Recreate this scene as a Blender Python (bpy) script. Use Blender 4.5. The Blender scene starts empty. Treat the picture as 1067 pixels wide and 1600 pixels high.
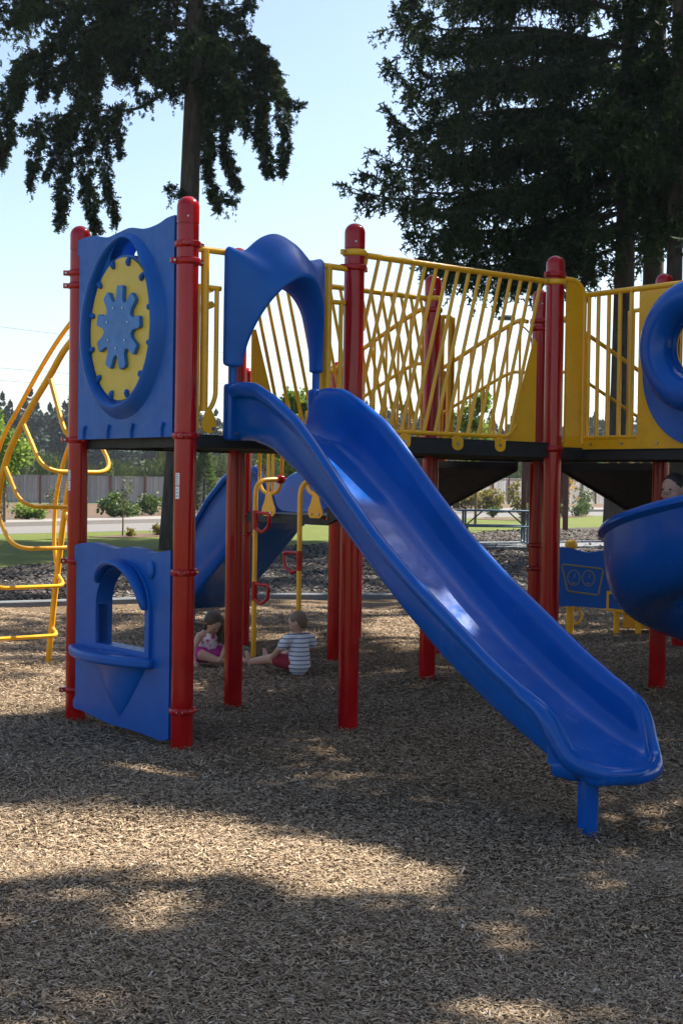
import bpy, bmesh, math, random
import numpy as np
from mathutils import Vector, Matrix
from mathutils.geometry import tessellate_polygon
PI = math.pi
R = math.radians
rnd = random.Random(7)
sc = bpy.context.scene
COL = sc.collection

# ---------------------------------------------------------------- materials
def mat(name, base, rough=0.5, spec=0.5, metal=0.0):
    m = bpy.data.materials.new(name)
    m.use_nodes = True
    b = m.node_tree.nodes['Principled BSDF']
    b.inputs['Base Color'].default_value = (*base, 1)
    b.inputs['Roughness'].default_value = rough
    b.inputs['Specular IOR Level'].default_value = spec
    b.inputs['Metallic'].default_value = metal
    return m

def nd(m, t, **kw):
    n = m.node_tree.nodes.new(t)
    for k, v in kw.items():
        if k in n.inputs:
            n.inputs[k].default_value = v
        else:
            setattr(n, k, v)
    return n

def lk(m, a, b):
    m.node_tree.links.new(a, b)

def bsdf(m):
    return m.node_tree.nodes['Principled BSDF']

def ramp(m, fac, stops):
    r = m.node_tree.nodes.new('ShaderNodeValToRGB')
    el = r.color_ramp.elements
    while len(el) > 1:
        el.remove(el[-1])
    el[0].position = stops[0][0]
    el[0].color = (*stops[0][1], 1)
    for p, c in stops[1:]:
        e = el.new(p)
        e.color = (*c, 1)
    lk(m, fac, r.inputs['Fac'])
    return r.outputs['Color']

def noise(m, scale, detail=4, rough=0.55, coord='Object', stretch=None):
    tc = nd(m, 'ShaderNodeTexCoord')
    n = nd(m, 'ShaderNodeTexNoise')
    n.inputs['Scale'].default_value = scale
    n.inputs['Detail'].default_value = detail
    n.inputs['Roughness'].default_value = rough
    if stretch:
        mp = nd(m, 'ShaderNodeMapping')
        mp.inputs['Scale'].default_value = stretch
        lk(m, tc.outputs[coord], mp.inputs['Vector'])
        lk(m, mp.outputs['Vector'], n.inputs['Vector'])
    else:
        lk(m, tc.outputs[coord], n.inputs['Vector'])
    return n.outputs['Fac']

def bump(m, h, strength=0.2, dist=0.01):
    b = nd(m, 'ShaderNodeBump')
    b.inputs['Strength'].default_value = strength
    b.inputs['Distance'].default_value = dist
    lk(m, h, b.inputs['Height'])
    lk(m, b.outputs['Normal'], bsdf(m).inputs['Normal'])

def painted(name, c, rough, dirt=0.25, rscale=18, bscale=90, bstr=0.03, coat=0.0, spec=0.5, fade=None):
    """a moulded or powder-coated colour with scuffs and grime of its own"""
    m = mat(name, c, rough, spec)
    d = tuple(x * (1 - dirt) + 0.004 * dirt for x in c)
    f = fade or tuple(min(1, x * 1.10 + 0.0015) for x in c)
    n1 = noise(m, 3.2, 6, 0.65)
    lk(m, ramp(m, n1, [(0.28, d), (0.5, c), (0.75, f)]), bsdf(m).inputs['Base Color'])
    n2 = noise(m, rscale, 7, 0.7)
    mr = nd(m, 'ShaderNodeMapRange')
    mr.inputs['From Min'].default_value = 0.3
    mr.inputs['From Max'].default_value = 0.75
    mr.inputs['To Min'].default_value = max(0.05, rough - 0.08)
    mr.inputs['To Max'].default_value = rough + 0.16
    lk(m, n2, mr.inputs['Value'])
    lk(m, mr.outputs['Result'], bsdf(m).inputs['Roughness'])
    if bstr:
        bump(m, noise(m, bscale, 3, 0.5), bstr, 0.004)
    if coat:
        bsdf(m).inputs['Coat Weight'].default_value = coat
        bsdf(m).inputs['Coat Roughness'].default_value = 0.12
    return m

M = {}
M['red'] = painted('red_powder_coat', (0.39, 0.0045, 0.0055), 0.14, 0.22, rscale=6, bstr=0, spec=0.4)
M['blue'] = painted('blue_moulded_plastic', (0.003, 0.092, 0.39), 0.40, 0.22, bstr=0.05, bscale=140, spec=0.33)
M['slideblue'] = painted('blue_slide_plastic', (0.002, 0.080, 0.37), 0.19, 0.15, rscale=5, bstr=0, spec=0.32)
def scuff(m):
    b = bsdf(m); src = b.inputs['Base Color'].links[0].from_socket
    n1 = noise(m, 30, 6, 0.75, 'Object', (1, .05, .05))
    mr = nd(m, 'ShaderNodeMapRange'); mr.inputs['From Min'].default_value = .54; mr.inputs['From Max'].default_value = .80; mr.inputs['To Max'].default_value = .35
    lk(m, n1, mr.inputs['Value'])
    mx = nd(m, 'ShaderNodeMixRGB'); mx.inputs['Color2'].default_value = (.035,.15,.42,1)
    lk(m, mr.outputs['Result'], mx.inputs['Fac']); lk(m, src, mx.inputs['Color1']); lk(m, mx.outputs['Color'], b.inputs['Base Color'])
scuff(M['slideblue'])
bump(M['slideblue'], noise(M['slideblue'], 55, 4, 0.6, 'Object', (1, 0.02, 0.02)), 0.16, 0.004)
M['gearblue'] = painted('blue_gear_board', (0.022, 0.155, 0.46), 0.42, 0.2)
M['yellow'] = painted('yellow_powder_coat', (0.88, 0.42, 0.009), 0.3, 0.18, bstr=0.02)
M['yboard'] = painted('yellow_board', (0.70, 0.47, 0.045), 0.45, 0.15)
M['black'] = painted('black_deck_coating', (0.014, 0.015, 0.016), 0.6, 0.2)
M['steel'] = mat('bolt_steel', (0.5, 0.5, 0.5), 0.3, 0.5, 1.0)
M['sticker'] = mat('sticker', (0.85, 0.85, 0.84), 0.5)
M['stickerink'] = mat('sticker_ink', (0.30, 0.30, 0.32), 0.6)
M['bluegreen'] = painted('blue_green_table_paint', (0.03, 0.075, 0.11), 0.45, 0.2)
M['brown'] = painted('brown_board', (0.085, 0.030, 0.020), 0.6, 0.2)

def leaf_mat(name, stops, rough=0.55, trans=0.25):
    m = mat(name, stops[0][1], rough, 0.15)
    at = nd(m, 'ShaderNodeAttribute', attribute_name='tone')
    c = ramp(m, at.outputs['Fac'], stops)
    lk(m, c, bsdf(m).inputs['Base Color'])
    if trans:
        tr = nd(m, 'ShaderNodeBsdfTranslucent')
        lk(m, c, tr.inputs['Color'])
        mx = nd(m, 'ShaderNodeMixShader')
        mx.inputs['Fac'].default_value = trans
        out = m.node_tree.nodes['Material Output']
        lk(m, bsdf(m).outputs['BSDF'], mx.inputs[1])
        lk(m, tr.outputs['BSDF'], mx.inputs[2])
        lk(m, mx.outputs['Shader'], out.inputs['Surface'])
    return m

M['needle'] = leaf_mat('conifer_needles', [(0, (0.012, 0.024, 0.009)), (0.55, (0.027, 0.050, 0.015)), (0.85, (0.055, 0.080, 0.020)), (1, (0.095, 0.100, 0.028))], 0.75, 0.35)
M['leafgreen'] = leaf_mat('broad_leaves', [(0, (0.07, 0.13, 0.018)), (0.6, (0.17, 0.26, 0.035)), (1, (0.29, 0.36, 0.07))], 0.45, 0.42)
M['leafdark'] = leaf_mat('shrub_leaves', [(0, (0.040, 0.075, 0.020)), (0.6, (0.080, 0.130, 0.028)), (1, (0.15, 0.20, 0.045))], 0.45, 0.3)
M['leafyellow'] = leaf_mat('yellowing_leaves', [(0, (0.11, 0.12, 0.025)), (0.5, (0.20, 0.17, 0.03)), (1, (0.33, 0.20, 0.03))], 0.5, 0.4)
M['leaforange'] = leaf_mat('orange_leaves', [(0, (0.12, 0.12, 0.03)), (0.4, (0.30, 0.17, 0.03)), (1, (0.42, 0.20, 0.03))], 0.5, 0.4)
M['leafgrey'] = leaf_mat('grey_green_leaves', [(0, (0.07, 0.09, 0.045)), (0.6, (0.12, 0.14, 0.07)), (1, (0.20, 0.20, 0.11))], 0.5, 0.3)
M['broom'] = leaf_mat('broom_stems', [(0, (0.035, 0.055, 0.016)), (0.6, (0.06, 0.085, 0.022)), (1, (0.12, 0.13, 0.04))], 0.6, 0.2)
M['farwood'] = leaf_mat('far_conifers', [(0, (0.020, 0.038, 0.030)), (0.6, (0.030, 0.052, 0.036)), (1, (0.045, 0.068, 0.042))], 0.7, 0.1)

m = mat('bark', (0.07, 0.055, 0.045), 0.9, 0.2)
n = noise(m, 9, 8, 0.7, 'Object', (1, 1, 0.22))
lk(m, ramp(m, n, [(0.3, (0.022, 0.017, 0.014)), (0.55, (0.07, 0.055, 0.043)), (0.8, (0.13, 0.11, 0.09))]), bsdf(m).inputs['Base Color'])
bump(m, n, 0.9, 0.05)
M['bark'] = m
m = mat('sapling_bark', (0.16, 0.12, 0.08), 0.85, 0.2)
M['sapbark'] = m

def ground_mat(name, stops, scale, bstr, bdist, fine=60, rough=0.95, big=0.35):
    m = mat(name, stops[0][1], rough, 0.15)
    n1 = noise(m, scale, 8, 0.75)
    n2 = noise(m, big, 4, 0.6)
    n3 = noise(m, fine, 4, 0.7)
    a = nd(m, 'ShaderNodeMath', operation='MULTIPLY_ADD')
    lk(m, n2, a.inputs[0]); a.inputs[1].default_value = 0.35
    b = nd(m, 'ShaderNodeMath', operation='MULTIPLY_ADD')
    lk(m, n3, b.inputs[0]); b.inputs[1].default_value = 0.5
    lk(m, n1, b.inputs[2])
    lk(m, b.outputs[0], a.inputs[2])
    s = nd(m, 'ShaderNodeMath', operation='MULTIPLY')
    lk(m, a.outputs[0], s.inputs[0]); s.inputs[1].default_value = 0.54
    lk(m, ramp(m, s.outputs[0], stops), bsdf(m).inputs['Base Color'])
    bump(m, b.outputs[0], bstr, bdist)
    return m

M['mulch'] = ground_mat('wood_chip_bed', [(0.3, (0.053, 0.034, 0.021)), (0.45, (0.125, 0.083, 0.049)), (0.55, (0.205, 0.143, 0.089)), (0.7, (0.317, 0.238, 0.163))], 55, 1.0, 0.03, 130)
M['bark_mulch'] = ground_mat('coarse_bark_bed', [(0.3, (0.024, 0.020, 0.019)), (0.45, (0.060, 0.051, 0.045)), (0.55, (0.102, 0.087, 0.077)), (0.7, (0.198, 0.174, 0.155))], 9, 1.0, 0.10, 32)
M['grass'] = ground_mat('lawn_grass', [(0.3, (0.051, 0.076, 0.014)), (0.5, (0.098, 0.123, 0.024)), (0.7, (0.162, 0.162, 0.051))], 6, 0.8, 0.05, 45)
M['ground'] = ground_mat('rough_ground', [(0.3, (0.06, 0.08, 0.025)), (0.5, (0.10, 0.12, 0.04)), (0.7, (0.16, 0.15, 0.07))], 1.5, 0.5, 0.05, 12)
M['bed'] = ground_mat('planting_bed_soil', [(0.3, (0.053, 0.034, 0.022)), (0.5, (0.105, 0.071, 0.049)), (0.7, (0.165, 0.120, 0.090))], 5, 0.6, 0.05, 25)
M['asphalt'] = ground_mat('pale_worn_asphalt', [(0.3, (0.117, 0.112, 0.108)), (0.5, (0.144, 0.138, 0.134)), (0.7, (0.164, 0.156, 0.152))], 4, 0.2, 0.01, 60)
M['concrete'] = ground_mat('pavement_concrete', [(0.3, (0.165, 0.154, 0.146)), (0.5, (0.195, 0.184, 0.174)), (0.7, (0.225, 0.214, 0.203))], 3, 0.2, 0.01, 40)
M['edging'] = ground_mat('edging_concrete', [(0.3, (0.10, 0.11, 0.12)), (0.5, (0.15, 0.16, 0.17)), (0.7, (0.21, 0.22, 0.22))], 5, 0.3, 0.01, 40)

m = mat('fence_boards', (0.25, 0.24, 0.22), 0.85, 0.2)
n = noise(m, 2.2, 6, 0.7, 'Object', (1, 1, 0.12))
n2 = noise(m, 8, 2, 0.5, 'Object', (1, 1, 0.01))
mm = nd(m, 'ShaderNodeMath', operation='MULTIPLY_ADD')
lk(m, n2, mm.inputs[0]); mm.inputs[1].default_value = 0.6; lk(m, n, mm.inputs[2])
lk(m, ramp(m, mm.outputs[0], [(0.5, (0.17, 0.165, 0.158)), (0.8, (0.29, 0.285, 0.272)), (1.0, (0.38, 0.37, 0.355))]), bsdf(m).inputs['Base Color'])
M['boards'] = m
M['postwood'] = painted('red_brown_stain', (0.15, 0.055, 0.03), 0.8, 0.2)

m = mat('wood_chips', (0.3, 0.22, 0.15), 0.85, 0.25)
at = nd(m, 'ShaderNodeAttribute', attribute_name='tone')
c = ramp(m, at.outputs['Fac'], [(0, (0.115, 0.078, 0.048)), (0.20, (0.20, 0.138, 0.082)), (0.42, (0.285, 0.205, 0.128)), (0.60, (0.345, 0.272, 0.195)), (0.78, (0.435, 0.305, 0.175)), (0.90, (0.49, 0.395, 0.285)), (1, (0.58, 0.52, 0.44))])
lk(m, c, bsdf(m).inputs['Base Color'])
M['chips'] = m

m = mat('bark_chunks', (0.2, 0.17, 0.14), 0.9, 0.2)
at = nd(m, 'ShaderNodeAttribute', attribute_name='tone')
c = ramp(m, at.outputs['Fac'], [(0, (0.043, 0.036, 0.031)), (0.4, (0.099, 0.086, 0.074)), (0.7, (0.155, 0.138, 0.122)), (1, (0.260, 0.236, 0.218))])
lk(m, c, bsdf(m).inputs['Base Color'])
M['barkchips'] = m

# ---------------------------------------------------------------- mesh helpers
def V(*a):
    return Vector(a)

class MB:
    def __init__(s):
        s.v = []; s.f = []
    def add(s, vs, fs):
        o = len(s.v)
        s.v += [tuple(p) for p in vs]
        s.f += [tuple(i + o for i in f) for f in fs]
        return s
    def box(s, lo, hi):
        x0, y0, z0 = lo; x1, y1, z1 = hi
        return s.add([(x0,y0,z0),(x1,y0,z0),(x1,y1,z0),(x0,y1,z0),(x0,y0,z1),(x1,y0,z1),(x1,y1,z1),(x0,y1,z1)],
                     [(0,3,2,1),(4,5,6,7),(0,1,5,4),(1,2,6,5),(2,3,7,6),(3,0,4,7)])
    def obox(s, c, ax, ay, az):
        c, ax, ay, az = map(Vector, (c, ax, ay, az))
        vs = [c + i*ax + j*ay + k*az for k in (-1,1) for i, j in ((-1,-1),(1,-1),(1,1),(-1,1))]
        return s.add(vs, [(0,3,2,1),(4,5,6,7),(0,1,5,4),(1,2,6,5),(2,3,7,6),(3,0,4,7)])
    def tube(s, pts, r, n=12, cap=True, closed=False, flat=None):
        pts = [Vector(p) for p in pts]
        k = len(pts)
        rr = r if isinstance(r, (list, tuple)) else [r]*k
        T = []
        for i in range(k):
            a = pts[(i-1) % k] if closed else pts[max(0, i-1)]
            b = pts[(i+1) % k] if closed else pts[min(k-1, i+1)]
            d = (b - a)
            T.append(d.normalized() if d.length > 1e-9 else Vector((0,0,1)))
        up = Vector((0,0,1)) if abs(T[0].z) < 0.9 else Vector((1,0,0))
        N = T[0].cross(up).normalized()
        vs = []
        for i in range(k):
            if i:
                N = (N - T[i]*N.dot(T[i]))
                N = N.normalized() if N.length > 1e-6 else T[i].orthogonal().normalized()
            Bv = T[i].cross(N)
            for j in range(n):
                a = 2*PI*j/n
                q = N*math.cos(a) + Bv*math.sin(a)
                vs.append(pts[i] + q*rr[i])
        fs = []
        rng = k if closed else k-1
        for i in range(rng):
            for j in range(n):
                a = i*n + j; b = i*n + (j+1) % n
                c = ((i+1) % k)*n + (j+1) % n; d = ((i+1) % k)*n + j
                fs.append((a, b, c, d))
        if cap and not closed:
            fs.append(tuple(range(n-1, -1, -1)))
            fs.append(tuple((k-1)*n + j for j in range(n)))
        return s.add(vs, fs)
    def lathe(s, prof, c=(0,0,0), n=28):
        vs = []; fs = []
        for r, z in prof:
            for j in range(n):
                a = 2*PI*j/n
                vs.append((c[0] + r*math.cos(a), c[1] + r*math.sin(a), c[2] + z))
        for i in range(len(prof)-1):
            for j in range(n):
                fs.append((i*n+j, i*n+(j+1) % n, (i+1)*n+(j+1) % n, (i+1)*n+j))
        fs.append(tuple(range(n-1, -1, -1)))
        fs.append(tuple((len(prof)-1)*n + j for j in range(n)))
        return s.add(vs, fs)
    def grid(s, rows, closed_u=False):
        nu = len(rows[0])
        vs = [p for r in rows for p in r]
        fs = []
        for i in range(len(rows)-1):
            for j in range(nu if closed_u else nu-1):
                fs.append((i*nu+j, i*nu+(j+1) % nu, (i+1)*nu+(j+1) % nu, (i+1)*nu+j))
        return s.add(vs, fs)
    def prism(s, outline, holes, frame, d0, d1):
        """2-D outline (with holes) in frame (origin, u, v, w) extruded from d0 to d1 along w"""
        o, u, v, w = map(Vector, frame)
        loops = [outline] + list(holes)
        flat = [p for l in loops for p in l]
        tris = tessellate_polygon([[Vector((p[0], p[1], 0)) for p in l] for l in loops])
        nn = len(flat)
        vs = [o + u*p[0] + v*p[1] + w*d0 for p in flat] + [o + u*p[0] + v*p[1] + w*d1 for p in flat]
        fs = []
        for t in tris:
            fs.append(tuple(t)); fs.append(tuple(i + nn for i in reversed(t)))
        st = 0
        for l in loops:
            L = len(l)
            for i in range(L):
                a = st + i; b = st + (i+1) % L
                fs.append((a, b, b+nn, a+nn))
            st += L
        return s.add(vs, fs)
    def build(s, name, material, parent=None, smooth=True, bevel=0, seg=2, subsurf=0, angle=35):
        me = bpy.data.meshes.new(name)
        me.from_pydata(s.v, [], s.f)
        bm = bmesh.new(); bm.from_mesh(me)
        bmesh.ops.remove_doubles(bm, verts=bm.verts, dist=1e-5)
        bmesh.ops.recalc_face_normals(bm, faces=bm.faces)
        bm.to_mesh(me); bm.free()
        me.materials.append(material)
        if smooth:
            me.polygons.foreach_set('use_smooth', [True]*len(me.polygons))
            if angle and not subsurf:
                me.set_sharp_from_angle(angle=R(angle))
        o = bpy.data.objects.new(name, me)
        COL.objects.link(o)
        if parent is not None:
            o.parent = parent
        if bevel:
            b = o.modifiers.new('bevel', 'BEVEL')
            b.width = bevel; b.segments = seg; b.limit_method = 'ANGLE'; b.angle_limit = R(30)
            b.harden_normals = False
        if subsurf:
            q = o.modifiers.new('sub', 'SUBSURF'); q.levels = subsurf; q.render_levels = subsurf
        return o

def empty(name, loc=(0,0,0), rz=0):
    o = bpy.data.objects.new(name, None)
    o.location = loc; o.rotation_euler = (0,0,rz)
    o.empty_display_size = 0.2
    COL.objects.link(o)
    return o

def tag(o, label=None, cat=None, group=None, kind=None):
    if label: o['label'] = label
    if cat: o['category'] = cat
    if group: o['group'] = group
    if kind: o['kind'] = kind
    return o

def copy_tree(o, parent=None):
    c = o.copy(); COL.objects.link(c)
    if parent is not None: c.parent = parent
    for ch in list(o.children):
        copy_tree(ch, c)
    return c

def smooth_path(pts, n=8):
    """Catmull-Rom through the points"""
    P = [Vector(p) for p in pts]
    P = [P[0]*2 - P[1]] + P + [P[-1]*2 - P[-2]]
    out = []
    for i in range(1, len(P)-2):
        for k in range(n):
            t = k/n
            a, b, c, d = P[i-1], P[i], P[i+1], P[i+2]
            out.append(0.5*((2*b) + (c-a)*t + (2*a-5*b+4*c-d)*t*t + (3*b-a-3*c+d)*t**3))
    out.append(P[-2])
    return out

def fillet(pts, r, n=6):
    """polyline with its inner corners rounded"""
    P = [Vector(p) for p in pts]
    out = [P[0]]
    for i in range(1, len(P)-1):
        a, b, c = P[i-1], P[i], P[i+1]
        ra = min(r, (a-b).length*0.48, (c-b).length*0.48)
        p0 = b + (a-b).normalized()*ra; p1 = b + (c-b).normalized()*ra
        for k in range(n+1):
            t = k/n
            out.append(p0*(1-t)**2 + b*2*t*(1-t) + p1*t*t)
    out.append(P[-1])
    return out

# fast leaf meshes --------------------------------------------------------
def norm(a):
    return a / np.maximum(np.linalg.norm(a, axis=1, keepdims=True), 1e-9)

def kites(P, D, N, L, W):
    S = norm(np.cross(D, N))
    L = L[:, None]; W = W[:, None]
    mid = P + D*L*0.45
    return np.stack([P, mid + S*W*0.5, P + D*L, mid - S*W*0.5], axis=1)

def sprigs(P, D, size, rng, side=3, wid=0.24):
    """elongated sprays: a main blade and paired side blades"""
    n = len(P)
    D = norm(D)
    N = norm(rng.normal(size=(n, 3)))
    S = norm(np.cross(D, N))
    N2 = np.cross(S, D)
    out = [kites(P, D, N2, size, size*wid)]
    for k in range(side):
        t = 0.12 + 0.62*k/max(1, side-1)
        for sg in (-1, 1):
            d = norm(D*0.62 + S*sg*0.78 + rng.normal(size=(n, 3))*0.15)
            out.append(kites(P + D*(size*t)[:, None], d, N2, size*(0.62-0.42*t), size*wid*0.62))
    return np.concatenate(out, axis=0)

def leaf_object(name, quads, tone, material, parent=None):
    n = len(quads)
    me = bpy.data.meshes.new(name)
    me.vertices.add(n*4); me.loops.add(n*4); me.polygons.add(n)
    me.vertices.foreach_set('co', quads.reshape(-1).astype(np.float32))
    me.loops.foreach_set('vertex_index', np.arange(n*4, dtype=np.int32))
    me.polygons.foreach_set('loop_start', np.arange(0, n*4, 4, dtype=np.int32))
    me.update(calc_edges=True)
    a = me.attributes.new('tone', 'FLOAT', 'FACE')
    a.data.foreach_set('value', tone.astype(np.float32))
    me.materials.append(material)
    o = bpy.data.objects.new(name, me)
    COL.objects.link(o)
    if parent is not None: o.parent = parent
    return o

# ---------------------------------------------------------------- camera
FPX = 2224.29
cam_d = bpy.data.cameras.new('camera')
cam = bpy.data.objects.new('camera', cam_d)
COL.objects.link(cam)
cam_d.sensor_fit = 'VERTICAL'; cam_d.sensor_height = 24.0
cam_d.lens = FPX/1600*24.0
cam_d.clip_start = 0.1; cam_d.clip_end = 3000
CAMZ = 1.5
cam.matrix_world = Matrix.Translation((0,0,CAMZ)) @ Matrix.Rotation(PI/2 - 0.0201, 4, 'X') @ Matrix.Rotation(0.0146, 4, 'Z')
sc.camera = cam

# ---------------------------------------------------------------- light
SUN = Vector((0.56, 0.37, 0.74)).normalized()
elev = math.asin(SUN.z)
azim = math.atan2(SUN.x, SUN.y)
w = bpy.data.worlds.new('World'); sc.world = w; w.use_nodes = True
nt = w.node_tree
sky = nt.nodes.new('ShaderNodeTexSky')
sky.sky_type = 'NISHITA'; sky.sun_disc = False
sky.sun_elevation = elev; sky.sun_rotation = azim
sky.air_density = 1.0; sky.dust_density = 1.6; sky.ozone_density = 1.0; sky.altitude = 60
nt.links.new(sky.outputs['Color'], nt.nodes['Background'].inputs['Color'])
nt.nodes['Background'].inputs['Strength'].default_value = 0.07
sd = bpy.data.lights.new('sun', 'SUN'); sd.energy = 5.0; sd.angle = R(0.5); sd.color = (1.0, 0.93, 0.82)
so = bpy.data.objects.new('sun', sd); COL.objects.link(so)
so.rotation_euler = SUN.to_track_quat('Z', 'Y').to_euler()
sc.view_settings.view_transform = 'Standard'; sc.view_settings.look = 'None'
sc.view_settings.exposure = 1.7; sc.view_settings.gamma = 1.0
sc.cycles.use_denoising = True
sc.cycles.max_bounces = 6; sc.cycles.diffuse_bounces = 3; sc.cycles.glossy_bounces = 3; sc.cycles.transmission_bounces = 3

# ================================================================ SETTING
def ext(line, a=40, b=40):
    p = [Vector((x, y)) for x, y in line]
    p0 = p[0] + (p[0]-p[1]).normalized()*a
    p1 = p[-1] + (p[-1]-p[-2]).normalized()*b
    return [p0] + p + [p1]

def strip(name, far, near, z, material, label=None):
    mb = MB()
    mb.grid([[(q.x, q.y, z) for q in far], [(q.x, q.y, z) for q in near]])
    o = mb.build(name, material, smooth=False)
    tag(o, kind='structure')
    if label: o['label'] = label
    return o

walk_far = ext([(-17.4,46.42),(-12.41,51.75),(-7.5,61.03),(-3.4,70.5),(10.07,94.77),(17.01,103.28),(45.16,131.07)])
walk_near = ext([(-16.06,42.84),(-11.52,48.02),(-6.87,55.91),(-3.1,64.2),(9.05,85.1),(15.35,93.19),(39.03,113.27)])
road_far = ext([(-14.73,39.31),(-10.6,44.2),(-6.34,51.59),(-2.8,57.7),(8.41,79.05),(14.17,85.98),(35.42,102.8)])
road_near = ext([(-12.77,34.08),(-9.25,38.57),(-5.34,43.51),(-1.6,50.2),(7.21,67.8),(12.14,73.64),(29.9,86.76)])
lawn_edge = ext([(-8.2,17.2),(-5.68,23.73),(-4.9,26.89),(-3.2,30.13),(-0.2,35.48),(5.06,47.0),(8.69,52.7),(23.74,68.85)])
border = ext([(-7.6,14.6),(-5.8,15.51),(-3.96,16.54),(-2.6,17.3),(-0.99,18.32),(0.57,18.6),(2.45,18.83),(4.84,18.89),(6.5,18.78)], 12, 14)

o = MB().add([(-900,-900,-.2),(900,-900,-.2),(900,1400,-.2),(-900,1400,-.2)], [(0,1,2,3)]).build('ground', M['ground'], smooth=False)
tag(o, kind='structure')
# lawn: from the play area to the road and the verge behind it
strip('lawn', road_near, lawn_edge, -.012, M['grass'])
strip('verge_lawn', walk_near, road_far, -.012, M['grass'])
strip('road', road_far, road_near, -.008, M['asphalt'])
strip('pavement', walk_far, walk_near, -.006, M['concrete'])
fence_line = [(-60,55),(-40,70),(-28.5,79),(-20.5,86.5),(-8.3,91),(1.0,98),(9,110),(18,121),(30,136),(62,168)]
fl = [Vector(p) for p in fence_line]
strip('planting_bed', [fl[0]+V(-14,-6), fl[1], fl[3], fl[4], fl[5], fl[6], fl[7], fl[8], fl[9]], walk_far, -.010, M['bed'])
mb = MB()
rows = []
for q in road_far: rows.append([(q.x, q.y, -.01), (q.x, q.y, .13), (q.x-.12, q.y+.09, .13), (q.x-.12, q.y+.09, -.01)])
mb.grid(rows)
tag(mb.build('kerb', M['concrete'], smooth=False), kind='structure')

def border_y(x):
    for a, b in zip(border[:-1], border[1:]):
        if a.x <= x <= b.x:
            return a.y + (b.y-a.y)*(x-a.x)/(b.x-a.x)
    return border[0].y if x < border[0].x else border[-1].y

# coarse bark zone between the edging and the lawn
far_e = [Vector(p) for p in lawn_edge]
mb = MB()
rows = []
bl = border
n_ = 40
def along(line, t):
    L = [0]
    for a, b in zip(line[:-1], line[1:]): L.append(L[-1] + (b-a).length)
    s = t*L[-1]
    for i in range(len(line)-1):
        if s <= L[i+1] + 1e-9:
            return line[i] + (line[i+1]-line[i])*((s-L[i])/(L[i+1]-L[i]))
    return line[-1]
for i in range(n_+1):
    a = along(bl, i/n_); b = along(far_e, min(1, (i/n_)*0.85+0.15))
    rows.append([(a.x, a.y-.1, -.008), (b.x, b.y, -.008)])
mb.grid(rows)
tag(mb.build('bark_mulch_bed', M['bark_mulch'], smooth=False), kind='structure')

def gz(x, y):
    return (0.012*np.sin(1.7*x+0.6*y) + 0.010*np.sin(0.9*y-1.3*x+1.0) + 0.006*np.sin(4.1*x+2.7*y) + 0.005*np.sin(5.3*y-3.1*x+2.0))*1.35 - 0.012 - 0.04*np.exp(-((x-1.50)**2+(y-6.0)**2)/.16) + 0.028*np.exp(-((x-1.75)**2+(y-5.25)**2)/.20) - .02*np.exp(-((x+.9)**2+(y-11.9)**2)/.08)

GX = np.concatenate([np.linspace(-14, -5, 30), np.linspace(-4.9, 5.5, 150), np.linspace(5.6, 16, 40)])
BY = np.array([border_y(x) for x in GX])
tt = np.linspace(0, 1, 190)**1.15
rows = []
for t in tt:
    Y = 0.6 + (BY-0.6)*t
    Z = gz(GX, Y)*min(1, (1-t)*8 + .15)
    rows.append(np.stack([GX, Y, Z], axis=1))
vs = np.concatenate(rows); nx = len(GX)
fs = [(i*nx+j, i*nx+j+1, (i+1)*nx+j+1, (i+1)*nx+j) for i in range(len(tt)-1) for j in range(nx-1)]
mb = MB(); mb.v = [tuple(p) for p in vs]; mb.f = fs
tag(mb.build('mulch_ground', M['mulch'], smooth=True, angle=0), kind='structure')

# edging kerb between the two beds
mb = MB()
rows = []
for i in range(61):
    q = along(border, i/60)
    d = along(border, min(1, i/60+.01)) - along(border, max(0, i/60-.01))
    nn = V(-d.y, d.x).normalized()
    a, b = q - nn*.07, q + nn*.07
    rows.append([(a.x,a.y,-.04),(a.x,a.y,.055),(a.x+nn.x*.015,a.y+nn.y*.015,.07),(b.x-nn.x*.015,b.y-nn.y*.015,.07),(b.x,b.y,.055),(b.x,b.y,-.04)])
mb.grid(rows)
tag(mb.build('edging', M['edging'], smooth=True), kind='structure')

mb = MB()
mb.prism([(2.2,33.4),(7.35,35.3),(8.3,39.9),(2.6,37.0)], [], ((0,0,0),(1,0,0),(0,1,0),(0,0,1)), -.05, .03)
tag(mb.build('concrete_pad', M['edging'], smooth=False), kind='structure')

# small planting ring on the lawn
for nm, pts in (('planting_bed', [(-6.6,37.3),(-5.8,37.0),(-4.9,38.2),(-4.2,40.2),(-4.6,41.0),(-5.6,40.4)]),
                ('planting_bed', [(9.6,67.2),(11.6,69.6),(13.2,74.6),(12.4,75.2),(10.2,71.0)]),
                ('planting_bed', [(6.0,63.0),(8.6,61.6),(9.0,65.2),(6.8,67.6)])):
    mb = MB(); mb.prism(pts, [], ((0,0,0),(1,0,0),(0,1,0),(0,0,1)), -.03, .004)
    tag(mb.build(nm, M['bed'], smooth=False), kind='structure')

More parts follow.
